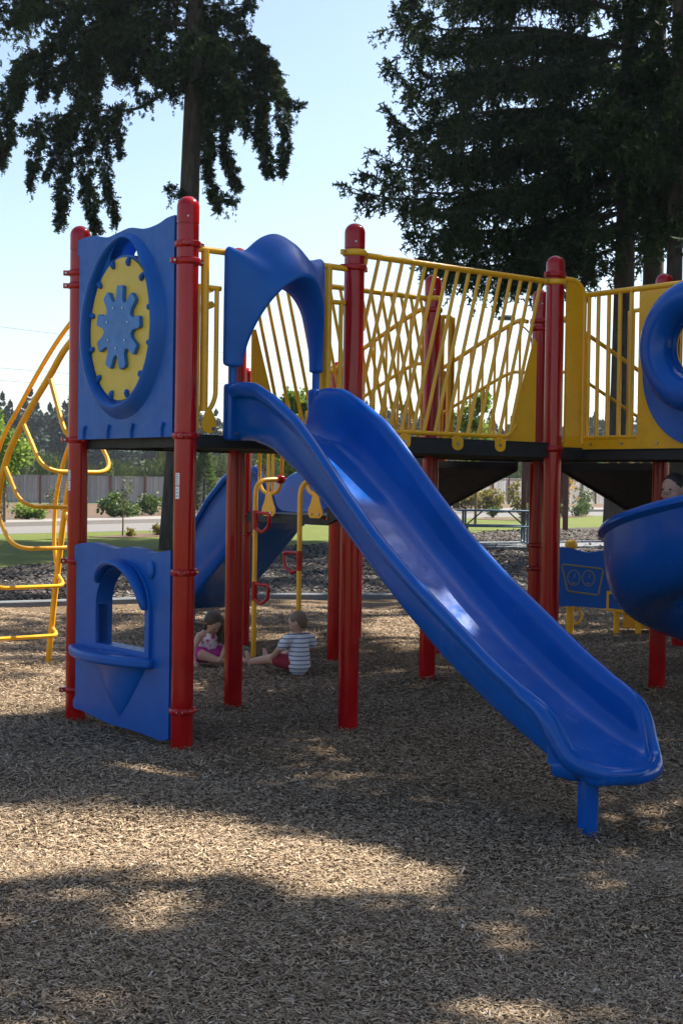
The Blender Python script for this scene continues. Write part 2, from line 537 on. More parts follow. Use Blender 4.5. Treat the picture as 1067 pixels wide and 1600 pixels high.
# loose wood chips: countless, one object
def make_chips():
    rng = np.random.default_rng(11)
    P = []; S = []
    for y0, y1, dens, sz in ((2.9, 4.4, 27000, .0118), (4.4, 5.6, 22000, .0124), (5.6, 7.2, 14500, .0142), (7.2, 9.5, 9500, .0162), (9.5, 13, 5600, .0192), (13, 18.6, 2700, .0255)):
        w0 = 0.25*y1 + 0.9
        n = int(dens*(y1-y0)*2*w0)
        x = rng.uniform(-w0, w0, n); y = rng.uniform(y0, y1, n)
        by = np.interp(x, [q.x for q in border], [q.y for q in border])
        k = y < by - .15
        P.append(np.stack([x[k], y[k]], axis=1)); S.append(np.full(k.sum(), sz))
    # chips kicked up round the posts and under the slide exit
    c_, s_ = math.cos(0.6747), math.sin(0.6747)
    for lx, ly, rr_ in ((0,0,.063),(0,1.257,.063),(1.2066,0,.063),(1.2066,1.257,.063),(3,0,.063),(3,1.257,.063),(4.177,0,.063),(.455,-2.62,.046)):
        m_ = 260
        a_ = rng.uniform(0, 2*PI, m_); r_ = rr_ + rng.gamma(1.3, .035, m_)
        P.append(np.stack([-0.8846 + lx*c_ - ly*s_ + r_*np.cos(a_), 8.0324 + lx*s_ + ly*c_ + r_*np.sin(a_)], axis=1)); S.append(np.full(m_, .019)); 
    P = np.concatenate(P); S = np.concatenate(S)
    n = len(P)
    L = S*np.minimum(rng.lognormal(0, .40, n), 2.3)*0.60
    W = np.minimum(L*rng.uniform(.13, .40, n), .0040)
    big = rng.random(n) < .006
    L[big] *= 1.9; W[big] *= 1.8
    ang = rng.uniform(0, 2*PI, n)
    tilt = rng.normal(0, .20, n); roll = rng.normal(0, .30, n)
    up = rng.uniform(0.002, 0.012, n)
    up[-8*260:] += rng.uniform(0, .022, 8*260)
    d = np.stack([np.cos(ang)*np.cos(tilt), np.sin(ang)*np.cos(tilt), np.sin(tilt)], axis=1)
    s0 = np.stack([-np.sin(ang), np.cos(ang), np.zeros(n)], axis=1)
    nz = np.cross(d, s0)
    s = s0*np.cos(roll)[:, None] + nz*np.sin(roll)[:, None]
    c = np.stack([P[:,0], P[:,1], gz(P[:,0], P[:,1]) + up + np.abs(np.sin(tilt))*L*.4], axis=1)
    a = d*L[:, None]; b = s*W[:, None]
    k1 = rng.uniform(.5, 1, n)[:, None]; k2 = rng.uniform(.5, 1, n)[:, None]
    q = np.stack([c - a - b*k1, c + a*.9 - b*k2, c + a + b*k1, c - a*.9 + b*k2], axis=1)
    t = rng.beta(1.6, 1.9, n)
    o = leaf_object('wood_chips', q, t, M['chips'])
    tag(o, 'loose brown and grey wood chips scattered over the play area', None, None, 'stuff')
make_chips()

def make_bark():
    rng = np.random.default_rng(12)
    n = 150000
    y = 17.5 + 32*rng.random(n)**1.3; x = rng.uniform(-1, 1, n)*(.25*y + 2)
    by = np.interp(x, [q.x for q in border], [q.y for q in border]) + .15
    le = np.interp(x, [q.x for q in lawn_edge], [q.y for q in lawn_edge])
    k = (y > by) & (y < le)
    x, y = x[k], y[k]; n = len(x)
    L = .018*np.minimum(rng.lognormal(0, .4, n), 2.2)*(.7 + y/45); W = L*rng.uniform(.3,.6,n)
    ang = rng.uniform(0, 2*PI, n); tilt = rng.normal(0, .22, n); roll = rng.normal(0, .35, n)
    d = np.stack([np.cos(ang)*np.cos(tilt), np.sin(ang)*np.cos(tilt), np.sin(tilt)], axis=1)
    s0 = np.stack([-np.sin(ang), np.cos(ang), np.zeros(n)], axis=1)
    s1 = s0*np.cos(roll)[:,None] + np.cross(d, s0)*np.sin(roll)[:,None]
    c = np.stack([x, y, .004 + np.abs(np.sin(tilt))*L + rng.uniform(0,.012,n)], axis=1)
    a = d*L[:,None]; b = s1*W[:,None]
    q = np.stack([c-a-b*.6, c+a*.9-b, c+a+b*.5, c-a*.8+b], axis=1)
    o = leaf_object('bark_chunks', q, rng.beta(1.6,2.6,n), M['barkchips'])
    tag(o, 'coarse bark chunks covering the bed beyond the edging', None, None, 'stuff')
make_bark()

# ================================================================ PLAY STRUCTURE
OX, OY, YAW = -0.8846, 8.0324, 0.6747
SX, SY = 1.2066, 1.257           # bay size
root = empty('play_structure', (OX, OY, 0), YAW)
tag(root, 'red, blue and yellow play structure with slides, decks and a gear panel', 'playground')
CAMA = math.atan2(-6.825, -4.327)

def clamp(post, z, material=None, ears=(0.0,), r=.0655, h=.034):
    mb = MB()
    mb.lathe([(r-.004,-h/2-.004),(r+.006,-h/2),(r+.010,-h/4),(r+.010,h/4),(r+.006,h/2),(r-.004,h/2+.004)], (0,0,z), 28)
    for a in ears:
        d = V(math.cos(a), math.sin(a), 0); t = V(-d.y, d.x, 0)
        mb.obox(V(0,0,z) + d*(r+.018), d*.020, t*.013, V(0,0,h*.46))
    o = mb.build('clamp', material or M['red'], post, bevel=.003)
    for a in ears:
        d = V(math.cos(a), math.sin(a), 0); t = V(-d.y, d.x, 0)
        b = MB(); c0 = V(0,0,z) + d*(r+.022)
        b.tube([c0 - t*.019, c0 + t*.019], .0065, 8)
        b.build('bolt', M['steel'], o)
    return o

def post(x, y, top, clamps=(), sticker=None):
    r = .0625
    mb = MB()
    prof = [(r,-.12),(r,.4),(r,top-.27),(r,top-.162),(r-.003,top-.160),(r-.003,top-.156),(r+.001,top-.154),(r+.001,top-.06)]
    for k in range(1, 8):
        a = k/7*PI/2*0.985
        prof.append(((r+.001)*math.cos(a), top-.06+.06*math.sin(a)))
    mb.lathe(prof, (0,0,0), 32)
    p = mb.build('post', M['red'], root)
    p.location = (x, y, 0)
    mb = MB(); d = V(math.cos(CAMA), math.sin(CAMA), 0)
    c0 = V(0,0,top-.12) + d*r
    mb.tube([c0 - d*.002, c0 + d*.004], .005, 8)
    mb.build('rivet', M['steel'], p)
    for z, ears, mt in clamps:
        clamp(p, z, mt, ears)
    if sticker:
        z0, z1, a0 = sticker
        for (za, zb, nl) in ((z0 + (z1-z0)*.52, z1, 6), (z0, z0 + (z1-z0)*.48, 3)):
            mb = MB()
            mb.grid([[((r+.0012)*math.cos(a0+t*.22), (r+.0012)*math.sin(a0+t*.22), z) for t in (-1,-.5,0,.5,1)] for z in (za, zb)])
            s = mb.build('warning_sticker', M['sticker'], p)
            mb = MB()
            for k in range(nl):
                zz = zb - (zb-za)*(k+.8)/(nl+.6)
                e = .8 if k % 3 else .5
                mb.grid([[((r+.0018)*math.cos(a0+t*.17), (r+.0018)*math.sin(a0+t*.17), z) for t in (-1,-.5+e*.3,e)] for z in (zz-.0025, zz+.0025)])
            mb.build('print', M['stickerink'], s)
    return p

RD, YL = None, M['yellow']
a_in = PI/2; TOP = 3.10
pA = post(0, SY, TOP, [(2.80,(-PI/2+.15, 2.6),RD),(2.72,(-PI/2,2.6),RD),(1.75,(-PI/2,0,2.8),RD),(.985,(-PI/2,2.8),RD),(.17,(-PI/2,2.8),RD)], (1.43,1.56,CAMA-.95))
pB = post(0, 0, TOP, [(2.83,(PI/2,0,-2.2),RD),(2.735,(PI/2,0,3.0),RD),(1.755,(PI/2,0,-2.4),RD),(.985,(PI/2,.15,-2.3),RD),(.2,(PI/2,.1,-2.3),RD)], (1.40,1.545,CAMA-.72))
pC = post(SX, 0, TOP, [(2.825,(PI,0.1),RD),(2.915,(0.05,PI),YL),(1.74,(PI,0),RD)])
pE = post(SX, SY, TOP, [(2.82,(PI,),RD),(2.915,(0,),YL),(1.73,(PI,-PI/2),RD)])
pD = post(3.0, 0, TOP, [(2.965,(0.2,PI),RD),(2.915,(0.3,PI),YL),(1.76,(PI,0.2),RD)])
pF = post(3.0, SY, TOP, [(2.915,(PI,),YL),(2.83,(0.3,),RD),(1.74,(PI,0),RD)])
pG = post(4.177, 0, TOP, [(2.9,(PI,),RD),(1.74,(PI,),RD)])
pH = post(4.177, SY, TOP, [(2.84,(PI,PI/2),RD),(2.78,(PI,),RD),(1.75,(PI,),RD),(1.02,(PI,),RD),(.83,(PI,),RD)])
pJ = post(3.15, 3.95, 2.55, [(1.2,(-PI/2,PI),RD),(1.02,(PI,),RD)])
pK = post(3.18, 2.63, 2.53, [(1.2,(PI/2,PI),RD)])
pL = post(4.42, 3.87, 2.53, [(1.2,(-PI/2,),RD)])
pM = post(4.37, 2.63, 2.53, [(1.2,(PI/2,),RD)])
pN = post(6.6, 1.7, 1.27, [(1.15,(PI,),RD)])

# decks
def deck(x0, x1, y0, y1, z0, z1):
    mb = MB()
    mb.box((x0,y0,z1-.008),(x1,y1,z1))
    for a, b in (((x0,y0),(x1,y0+.02)),((x0,y1-.02),(x1,y1)),((x0,y0+.02),(x0+.02,y1-.02)),((x1-.02,y0+.02),(x1,y1-.02))):
        mb.box((a[0],a[1],z0),(b[0],b[1],z1-.0085))
    k = 1
    while x0 + k*.3 < x1 - .05:
        mb.box((x0+k*.3-.02,y0+.021,z0+.01),(x0+k*.3+.02,y1-.021,z1-.009)); k += 1
    return mb.build('deck', M['black'], root, smooth=False, bevel=.003)
deck(.03, SX-.002, -.02, SY+.02, 1.695, 1.765)
deck(SX+.002, 2.998, -.02, SY+.02, 1.700, 1.803)
deck(3.002, 4.16, -.02, SY+.02, 1.695, 1.775)
deck(3.30, 4.16, -1.25, -.024, 1.69, 1.765)
deck(3.13, 4.42, 2.60, 3.92, 1.14, 1.222)
deck(5.5, 6.62, 0.0, 1.30, 1.14, 1.215)

# gear panel ---------------------------------------------------------
GY = .638
FR = ((0,0,0),(0,1,0),(0,0,1),(-1,0,0))       # panels in the plane of posts A and B
def ell(cy, cz, a, b, n=48, t0=0, t1=2*PI):
    full = abs(t1-t0-2*PI) < 1e-6
    return [(cy + a*math.cos(t0+(t1-t0)*k/(n if full else n-1)), cz + b*math.sin(t0+(t1-t0)*k/(n if full else n-1))) for k in range(n)]
def wavy(pts, n=6):
    return [(q.x, q.y) for q in smooth_path([V(p[0], p[1], 0) for p in pts], n)]
top = wavy([(1.205,2.995),(1.10,3.003),(.985,2.998),(.84,2.970),(.70,2.982),(.56,2.992),(.40,2.966),(.26,2.972),(.15,2.995),(.07,3.0)])
outline = [(.07,1.75),(1.18,1.75),(1.18,2.86),(1.188,2.895),(1.205,2.91)] + top
hole = []
for k in range(17):
    y = GY - .172 + .344*k/16
    hole.append((y, 2.40 + .44*math.sqrt(max(0, 1-((y-GY)/.40)**2))))
for k in range(1, 16):
    y = GY + .172 - .344*k/16
    hole.append((y, 2.40 + .44*math.sqrt(max(0, 1-((y-GY)/.40)**2)) + .10*math.sqrt(max(0, 1-((y-GY)/.172)**2))))
gp = MB().prism(outline, [hole], FR, -.02, .045).build('gear_panel', M['blue'], root, bevel=.012, seg=3)
mb = MB(); rows = []
for k in range(72):
    t = 2*PI*k/72
    q = max(0, math.sin(t))**3
    ny, nz = math.cos(t)/.385, math.sin(t)/.46
    L_ = math.hypot(ny, nz); ny /= L_; nz /= L_
    by, bz = GY + .385*math.cos(t), 2.405 + .445*math.sin(t) + .085*q
    f1 = 1 - .62*q
    rows.append([(-.030 - x*(1-.45*q), by + ny*d*f1, bz + nz*d*f1) for d, x in ((0,0),(.002,.045),(.012,.068),(.026,.076),(.042,.072),(.060,.055),(.078,.034),(.100,.013),(.108,0))])
rows.append(rows[0])
mb.grid(rows)
mb.build('rim', M['blue'], gp)
mb = MB(); mb.grid([[(x, p[0], p[1]) for p in hole + [hole[0]]] for x in (-.044, .11)])
mb.build('slot_liner', M['blue'], gp)
disc = MB().prism(ell(GY,2.40,.372,.425), [], FR, .044, .056).build('disc', M['yboard'], gp, bevel=.003)
g = []
NT = 9
for k in range(NT):
    a0 = 2*PI*k/NT + PI/2 + .10
    for da, rr_ in ((-.34,.162),(-.21,.180),(-.150,.245),(-.105,.256),(.105,.256),(.150,.245),(.21,.180),(.34,.162)):
        a = a0 + da
        g.append((GY + rr_*math.cos(a), 2.405 + rr_*.985*math.sin(a)))
gear = MB().prism(g, [], FR, .055, .082).build('gear', M['gearblue'], gp, bevel=.005)
for k in range(7):
    a = 2*PI*k/7 + .3
    mb = MB(); mb.tube([(-.080, GY+.125*math.cos(a), 2.41+.125*math.sin(a)), (-.087, GY+.125*math.cos(a), 2.41+.125*math.sin(a))], .006, 8)
    mb.build('screw', M['steel'], gear)
for k in range(12):
    a = 2*PI*(k+.5)/12
    c0 = V(-.055, GY+.352*math.cos(a), 2.40+.402*math.sin(a))
    mb = MB()
    d = V(0, math.cos(a), math.sin(a))
    mb.tube([c0 + d*.026, c0 + d*.012 + V(-.006,0,0), c0 - d*.004 + V(-.010,0,0), c0 - d*.020 + V(-.004,0,0), c0-d*.024], [.012,.017,.018,.014,.004], 10)
    mb.build('knob', M['blue'], gp)
for y in (1.10,.80,.52,.18):
    mb = MB(); mb.tube(fillet([(-.05,y,1.752),(-.05,y,1.80),(-.05,y-.022,1.83)], .02), [.011]*8 + [.004] if False else .011, 8)
    mb.build('tab', M['blue'], gp)

# lower window panel -------------------------------------------------
top = wavy([(1.205,1.088),(1.10,1.105),(.96,1.112),(.82,1.098),(.68,1.090),(.54,1.106),(.42,1.100),(.30,1.084),(.18,1.092),(.07,1.108)])
bot = wavy([(.07,.035),(.15,.012),(.33,.020),(.52,.026),(.70,.024),(.90,.040),(1.08,.058),(1.18,.060),(1.205,.075)])
outline = bot + [(1.205,.11),(1.178,.14),(1.178,.97),(1.205,1.00)] + top
def arch(hw, z0, zs, zt, cy=.60, n=22):
    p = [(cy+hw, z0)]
    p += [(cy + hw*math.cos(t), zs + (zt-zs)*math.sin(t)) for t in [PI*k/n for k in range(n+1)]]
    p += [(cy-hw, z0)]
    return p
wp = MB().prism(outline, [arch(.288,.50,.74,.985)], FR, -.02, .045).build('window_panel', M['blue'], root, bevel=.012, seg=3)
MB().prism(arch(.335,.47,.75,1.03), [arch(.288,.505,.74,.982)], FR, -.05, .066).build('window_frame', M['blue'], wp, bevel=.016, seg=3)
# rain hood over the arch
mb = MB(); rows = []
for k in range(25):
    t = PI*(.16 + .84*k/24)
    e = math.sin(PI*min(1, k/24*1.02))**.6
    c0 = V(0, .60 - .29*math.cos(t)*-1, .745 + .255*math.sin(t))
    n0 = V(0, math.cos(t), math.sin(t))
    c0 = V(0, .60 + .29*math.cos(t), .745 + .258*math.sin(t))
    rows.append([c0 + n0*.035 + V(-.06,0,0), c0 + n0*.030 + V(-.085-.055*e,0,0), c0 + n0*.012 + V(-.10-.06*e,0,0), c0 - n0*.012 + V(-.085-.055*e,0,0), c0 - n0*.012 + V(-.06,0,0)])
mb.grid(rows, True); mb.f.append((0,1,2,3,4)); mb.f.append(tuple(24*5+i for i in range(5)))
mb.build('window_hood', M['blue'], wp, subsurf=1)
sh = []
for k in range(25):
    t = k/24
    y = 1.165 - .935*t
    sh.append((-.06 - .165*math.sin(PI*min(1, max(0, .04 + t*.94)))**.7, y))
shelf = sh + [(.12,.24),(.12,1.155)]
FZ = ((0,0,0),(1,0,0),(0,1,0),(0,0,1))
MB().prism(shelf, [], FZ, .415, .472).build('counter', M['blue'], wp, bevel=.016, seg=3)
MB().prism(ell(-.02,.62,.115,.25,30), [], FZ, .472, .478).build('counter_tray', M['blue'], wp, bevel=.003)
mb = MB(); rows = []
for k in range(10):
    t = k/9
    z = .415 - .33*t
    wv = .30*(1-t)**.9 + .012
    dv = .055*(1-t)**.8 + .003
    rows.append([(-.042 - dv*math.sin(PI*j/12), .63 - wv*math.cos(PI*j/12), z) for j in range(13)])
mb.grid(rows)
mb.build('counter_bracket', M['blue'], wp, angle=0)
mb = MB(); mb.lathe([(.001,-.03),(.02,-.028),(.034,-.012),(.034,.012),(.02,.028),(.001,.03)], (0,0,0), 16)
o = mb.build('knob', M['blue'], wp); o.location = (-.05,.27,.985); o.rotation_euler = (0, R(90), 0); o.scale = (1.5,1,.6)

# main slide ------------------------------------------------------------
def pro(pts, ns):
    a = np.array(pts); s = np.linspace(a[0,0], a[-1,0], 400)
    z = np.interp(s, a[:,0], a[:,1])
    k = np.exp(-np.linspace(-2,2,17)**2); k /= k.sum()
    zp = np.concatenate([np.full(8, z[0]) + (np.arange(-8,0))*(z[1]-z[0]), z, np.full(8, z[-1]) + np.arange(1,9)*(z[-1]-z[-2])])
    z = np.convolve(zp, k, 'valid')
    ss = np.linspace(a[0,0], a[-1,0], ns)
    return ss, np.interp(ss, s, z)

def section(f, r, W=.335, dr=0):
    h = max(.012, r - f)
    k = min(1, h/.24)
    half = [(.0,-.036-dr),(.12,-.036-dr),(.215,-.034-dr),(.262,-.012*k-.012),(.286,.16*h),(.297,.50*h),(.300,h-.088*k-.004),(.328,h-.076*k-.002),(.342,h-.040*k),(.334,h-.010*k),(.312,h+.003),(.286,h-.014*k),(.268,h-.052*k),(.254,.56*h),(.234,.26*h),(.195,.085*h),(.13,.018*h),(.0,0)]
    s = W/.335
    right = [(u*s, z+f) for u, z in half]
    left = [(-u*s, z+f) for u, z in reversed(half[1:-1])]
    loop = right + left
    P = [V(u, z, 0) for u, z in loop]; n = len(P); out = []
    for i in range(n):
        a, b, c, d = P[i-1], P[i], P[(i+1) % n], P[(i+2) % n]
        for t in (0, .34, .67):
            q = 0.5*((2*b) + (c-a)*t + (2*a-5*b+4*c-d)*t*t + (3*b-a-3*c+d)*t**3)
            out.append((q.x, q.y))
    return out

def chute(name, fpts, rpts, lip0, bulge, place, material, parent, ns=80, W=.335, lipw=.03, lipf=-.05):
    ss, ff = pro(fpts, ns); _, rz = pro(rpts, ns)
    rows = []
    for s, f, r in zip(ss, ff, rz):
        t = min(1, max(0, (s-lip0)/(ss[-1]-lip0)))
        sec = section(f, r, W*(1+lipf*t), .034*t*t)
        rows.append([place(s - bulge*t*t*(u/W)**2, u, z) for u, z in sec])
    sec = section(ff[-1], rz[-1], W*(1+lipf), .034)
    for k in range(1, 7):
        a = PI/2*k/6
        zm = ff[-1] - .022
        rows.append([place(ss[-1] + lipw*math.sin(a) - bulge*(u/W)**2, u*(1-.05*(1-math.cos(a))), zm + (z-zm)*max(.05, math.cos(a))) for u, z in sec])
    mb = MB(); mb.grid(rows, True)
    nu = len(rows[0])
    mb.f.append(tuple(range(nu))); mb.f.append(tuple((len(rows)-1)*nu + j for j in range(nu)))
    return mb.build(name, material, parent, angle=50)

fl_main = [(0,1.768),(.16,1.766),(.35,1.715),(.6,1.575),(.86,1.395),(1.186,1.130),(1.493,.895),(1.78,.695),(2.05,.535),(2.3,.405),(2.5,.325),(2.64,.288),(2.74,.272)]
rm_main = [(0,2.05),(.10,2.066),(.26,2.052),(.435,1.975),(.645,1.855),(.79,1.735),(1.07,1.475),(1.333,1.25),(1.63,1.04),(1.908,.865),(2.169,.700),(2.335,.612),(2.50,.556),(2.58,.530),(2.64,.490),(2.685,.430),(2.72,.36),(2.74,.300)]
CX = .580
slide = chute('slide', fl_main, rm_main, 2.26, .24, lambda s, u, z: (CX+u, -.045-s, z), M['slideblue'], root, 110)
lip = [(.268,-2.08,.780),(.268,-2.26,.676),(.268,-2.39,.602),(.269,-2.49,.556),(.274,-2.555,.505),(.290,-2.605,.425),(.325,-2.670,.340),(.41,-2.755,.294),(.51,-2.815,.276),(.62,-2.84,.271),(.73,-2.815,.271),(.82,-2.755,.276),(.874,-2.690,.300),(.893,-2.640,.36),(.898,-2.600,.45),(.897,-2.54,.522),(.894,-2.46,.570),(.892,-2.36,.618),(.892,-2.26,.676),(.892,-2.08,.780)]
lp_ = smooth_path([(x, y, z-.038) for x, y, z in [(x - max(0, -y-2.45)*.06*(x > .58), y + max(0, -y-2.45)*.17, z) for x, y, z in lip]], 7)
nl = len(lp_)
mb = MB(); mb.tube(lp_, [.018 + .024*min(1, min(i, nl-1-i)/28) for i in range(nl)], 16)
mb.build('lip_roll', M['slideblue'], slide, angle=0)
for x0, x1 in ((.236,.345),(.842,.925)):
    mb = MB()
    mb.box((x0,-.085,1.735),(x1,-.012,2.062))
    mb.build('mounting_post', M['slideblue'], slide, bevel=.02, seg=3)
for x, z in ((.285,1.775),(.885,1.775)):
    mb = MB(); mb.tube([(x,-.083,z),(x,-.094,z)], .012, 10); mb.build('bolt', M['steel'], slide)
mb = MB(); mb.tube([(.455,-2.62,-.1),(.455,-2.62,.27)], .046, 20)
mb.build('support_leg', M['slideblue'], slide)
mb = MB(); mb.box((.37,-2.62,.20),(.56,-2.46,.285))
mb.build('leg_bracket', M['slideblue'], slide, bevel=.03, seg=4)
for x in (.33,.42,.51,.60,.69,.78):
    mb = MB(); rows = []
    for k in range(7):
        s = 2.62 + .11*k/6
        rows.append([(x + .016*math.cos(a), -.045 - s + .24*((x-CX)/.335)**2*min(1, (s-2.26)/.48)**2, .272 + .010*math.sin(a)*math.sin(PI*(k+.02)/6.04)) for a in [PI*j/6 for j in range(7)]])
    mb.grid(rows)
    mb.build('grip_rib', M['slideblue'], slide, angle=0)

# hood over the slide --------------------------------------------------
def outer(s):
    # rectangle outline with a raised crown
    x0, x1, z0, z1 = .222, .935, 2.155, 2.838
    if s < .30: t = s/.30; return (x0, z0 + (z1-z0)*t)
    if s > .70: t = (s-.70)/.30; return (x1, z1 - (z1-z0)*t)
    t = (s-.30)/.40
    x = x0 + (x1-x0)*t
    b = max(0, 1 - abs((x-.578)/.235)**2)
    return (x, z1 + .118*b**1.5 + .012*math.cos(6*PI*t)*(1-b))
rows = []
NS = 64
for i in range(NS+1):
    s = i/NS
    ox, oz = outer(s)
    th = PI*(1-s)
    sn, cs = math.sin(th), math.cos(th)
    ax, az = CX + .300*cs, 2.155 + .545*sn**1.12
    d = .055 + .235*sn**1.7
    ix, iz = CX + .262*cs, 2.155 + .500*sn**1.12
    bx, bz = CX + .262*cs, 2.155 + .470*sn**1.12
    f1 = .42
    mx, mz = ox*(1-f1) + ax*f1, oz*(1-f1) + az*f1
    rows.append([(ox,-.015,oz),(ox,-.050,oz),(ox*.96+ax*.04,-.062,oz*.96+az*.04),
                 (mx,-.06-d*.42,mz + .045*sn**3),(ax,-.05-d,az),(ax*.5+ix*.5,-.064-d,az*.5+iz*.5),(ix,-.05-d,iz),(bx,-.03-d*.3,bz),(bx,-.015,bz)])
mb = MB(); mb.grid(rows, True)
mb.f.append(tuple(range(9))); mb.f.append(tuple(NS*9+i for i in range(9)))
hood = mb.build('slide_hood', M['blue'], root, angle=60, subsurf=1)
for x in (.285,.885):
    mb = MB(); mb.tube([(x,-.045,2.04),(x,-.045,2.20)], .022, 14); mb.build('hood_peg', M['blue'], hood)

# guard rails either side of the slide
def guard(xs, bar, u0, u1, foot):
    mb = MB()
    mb.tube([(xs[0],0,2.815),(xs[1],0,2.815)], .019, 12)
    mb.tube([(bar,0,2.815),(bar,0,1.90)], .024, 12)
    mb.tube(fillet([(u0,0.012,2.605),(u1,0.012,2.605)], .02), .015, 10)
    far, near = (u1, u0) if abs(u1-foot) > abs(u0-foot) else (u0, u1)
    mb.tube(fillet([(u1 - .025,.012,2.605),(u1-.025,.012,1.97),(foot+.01,.012,1.88)], .06), .014, 10)
    mb.tube([(u0+.012,.012,2.605),(u0+.012,.012,1.79)], .014, 10)
    mb.tube([(u0+.045,.012,2.605),(u0+.045,.012,1.79)], .014, 10)
    o = mb.build('guard_rail', M['yellow'], root)
    mb = MB()
    c = [(foot + .052*math.cos(a)*(1.0 if math.sin(a) < .2 else .8), 1.825 + (.052 if math.sin(a) < .2 else .085)*math.sin(a)) for a in [2*PI*k/24 for k in range(24)]]
    mb.prism(c, [], ((0,-.03,0),(1,0,0),(0,0,1),(0,-1,0)), -.004, .006)
    f = mb.build('foot_plate', M['yellow'], o, bevel=.002)
    mb = MB(); mb.tube([(foot+.025,-.034,1.80),(foot+.025,-.044,1.80)], .011, 8); mb.build('bolt', M['steel'], f)
    return o
guard((.06,.60), .118, .035, .232, .135)
guard((.60,1.15), 1.005, .945, 1.14, 1.02)

# bridge railings
def railing(y, lean, xt0, xt1, zt, zb, bowl):
    mb = MB()
    mb.tube([(xt0,y,zt),(xt1,y,zt)], .020, 12)
    n = 17
    xa, xb = xt0+.06, xt1-.08
    for k in range(n):
        x = xa + (xb-xa)*k/(n-1)
        x2 = x - lean
        z2 = zb
        lim0, lim1 = SX+.085, 3.0-.085
        if x2 < lim0: t = (x-lim0)/(x-x2); z2 = zt + (zb-zt)*t; x2 = lim0
        if x2 > lim1: t = (lim1-x)/(x2-x); z2 = zt + (zb-zt)*t; x2 = lim1
        mb.tube([(x,y,zt),(x2,y,z2)], .0125, 10)
    lo, hi = max(SX+.085, xa-lean), min(2.915, xb-lean)
    mb.tube(fillet([(lo,y,zb),(hi-.01,y,zb),(hi+.06,y,zb+.08)], .05) if lean > 0 else fillet([(lo-.06,y,zb+.08),(lo+.01,y,zb),(hi,y,zb)], .05), .0145, 10)
    o = mb.build('bridge_railing', M['yellow'], root)
    for x in ((1.62,2.08,2.47) if lean > 0 else (1.75,2.2,2.6)):
        yy = y - .028
        mb = MB()
        c = [(x-.05,1.80),(x-.05,1.765)] + [(x+.05*math.cos(a),1.762+.035*math.sin(a)) for a in [PI+PI*k/8 for k in range(9)]] + [(x+.05,1.765),(x+.05,1.80),(x+.02,1.822),(x-.02,1.822)]
        mb.prism(c, [], ((0,yy,0),(1,0,0),(0,0,1),(0,-1,0)), -.008, .006)
        f = mb.build('foot_plate', M['yellow'], o, bevel=.002)
        mb = MB(); mb.tube([(x,yy-.004,1.772),(x,yy-.014,1.772)], .012, 8); mb.build('bolt', M['steel'], f)
    # gap-filling sheet beside the last leaning bar
    if lean > 0: c = [(2.600,1.835),(2.835,2.52),(2.86,2.50),(2.86,1.79),(2.80,1.775),(2.72,1.745),(2.66,1.765),(2.60,1.79)]
    else: c = [(1.34,2.55),(1.375,2.56),(1.60,1.84),(1.60,1.80),(1.34,1.80)]
    mb = MB(); mb.prism(c, [], ((0,y+.018,0),(1,0,0),(0,0,1),(0,1,0)), 0, .010)
    mb.build('filler_sheet', M['yellow'], o, bevel=.003)
    return o
railing(.012, .285, SX+.05, 3.0-.05, 2.915, 1.832, 0)
railing(SY+.0, -.285, SX+.05, 3.0-.05, 2.915, 1.832, 0)

# side panel of the second deck with bars, sheet and the round portal
mb = MB()
mb.prism([(3.10,1.775),(3.275,1.775),(3.275,2.84),(3.265,2.90),(3.23,2.935),(3.10,2.94)], [], ((0,-.006,0),(1,0,0),(0,0,1),(0,-1,0)), 0, .014)
bp = mb.build('bar_panel', M['yellow'], root, bevel=.003)
mb = MB()
mb.tube(fillet([(3.0,-.012,2.945),(3.21,-.012,2.945),(3.285,-.012,2.86),(3.285,-.012,1.80)], .09), .020, 12)
mb.tube([(3.292,.02,2.852),(3.292,-1.28,2.852)], .020, 12)
mb.tube([(3.292,.0,1.846),(3.292,-.50,1.846)], .014, 10)
for y in (-.055,-.140,-.235,-.335,-.435):
    mb.tube([(3.292,y,2.852),(3.292,y,1.846)], .0140, 10)
mb.build('bars', M['yellow'], bp)
FX = ((3.292,0,0),(0,1,0),(0,0,1),(-1,0,0))
mb = MB(); mb.prism([(-1.30,1.765),(.025,1.765),(.025,1.838),(-.505,1.838),(-.505,2.845),(-1.30,2.845)], [ell(-1.03,2.43,.20,.20,36)], FX, -.006, .006)
pf = mb.build('panel_sheet', M['yellow'], bp, bevel=.003)
for y in (-.10,-.38,-.68):
    mb = MB(); mb.tube([(3.284,y,1.802),(3.274,y,1.802)], .011, 8); mb.build('bolt', M['steel'], pf)
dd = ell(-1.03,2.285,.455,.505,56)
portal = MB().prism(dd, [ell(-1.03,2.43,.20,.20,36)], FX, .008, .045).build('portal_ring', M['slideblue'], root, bevel=.015, seg=3)
mb = MB()
mb.tube([(3.235, -1.03+.325*math.cos(2*PI*k/64), 2.43+.325*math.sin(2*PI*k/64)) for k in range(64)], .115, 20, closed=True)
mb.build('portal_rim', M['slideblue'], portal)

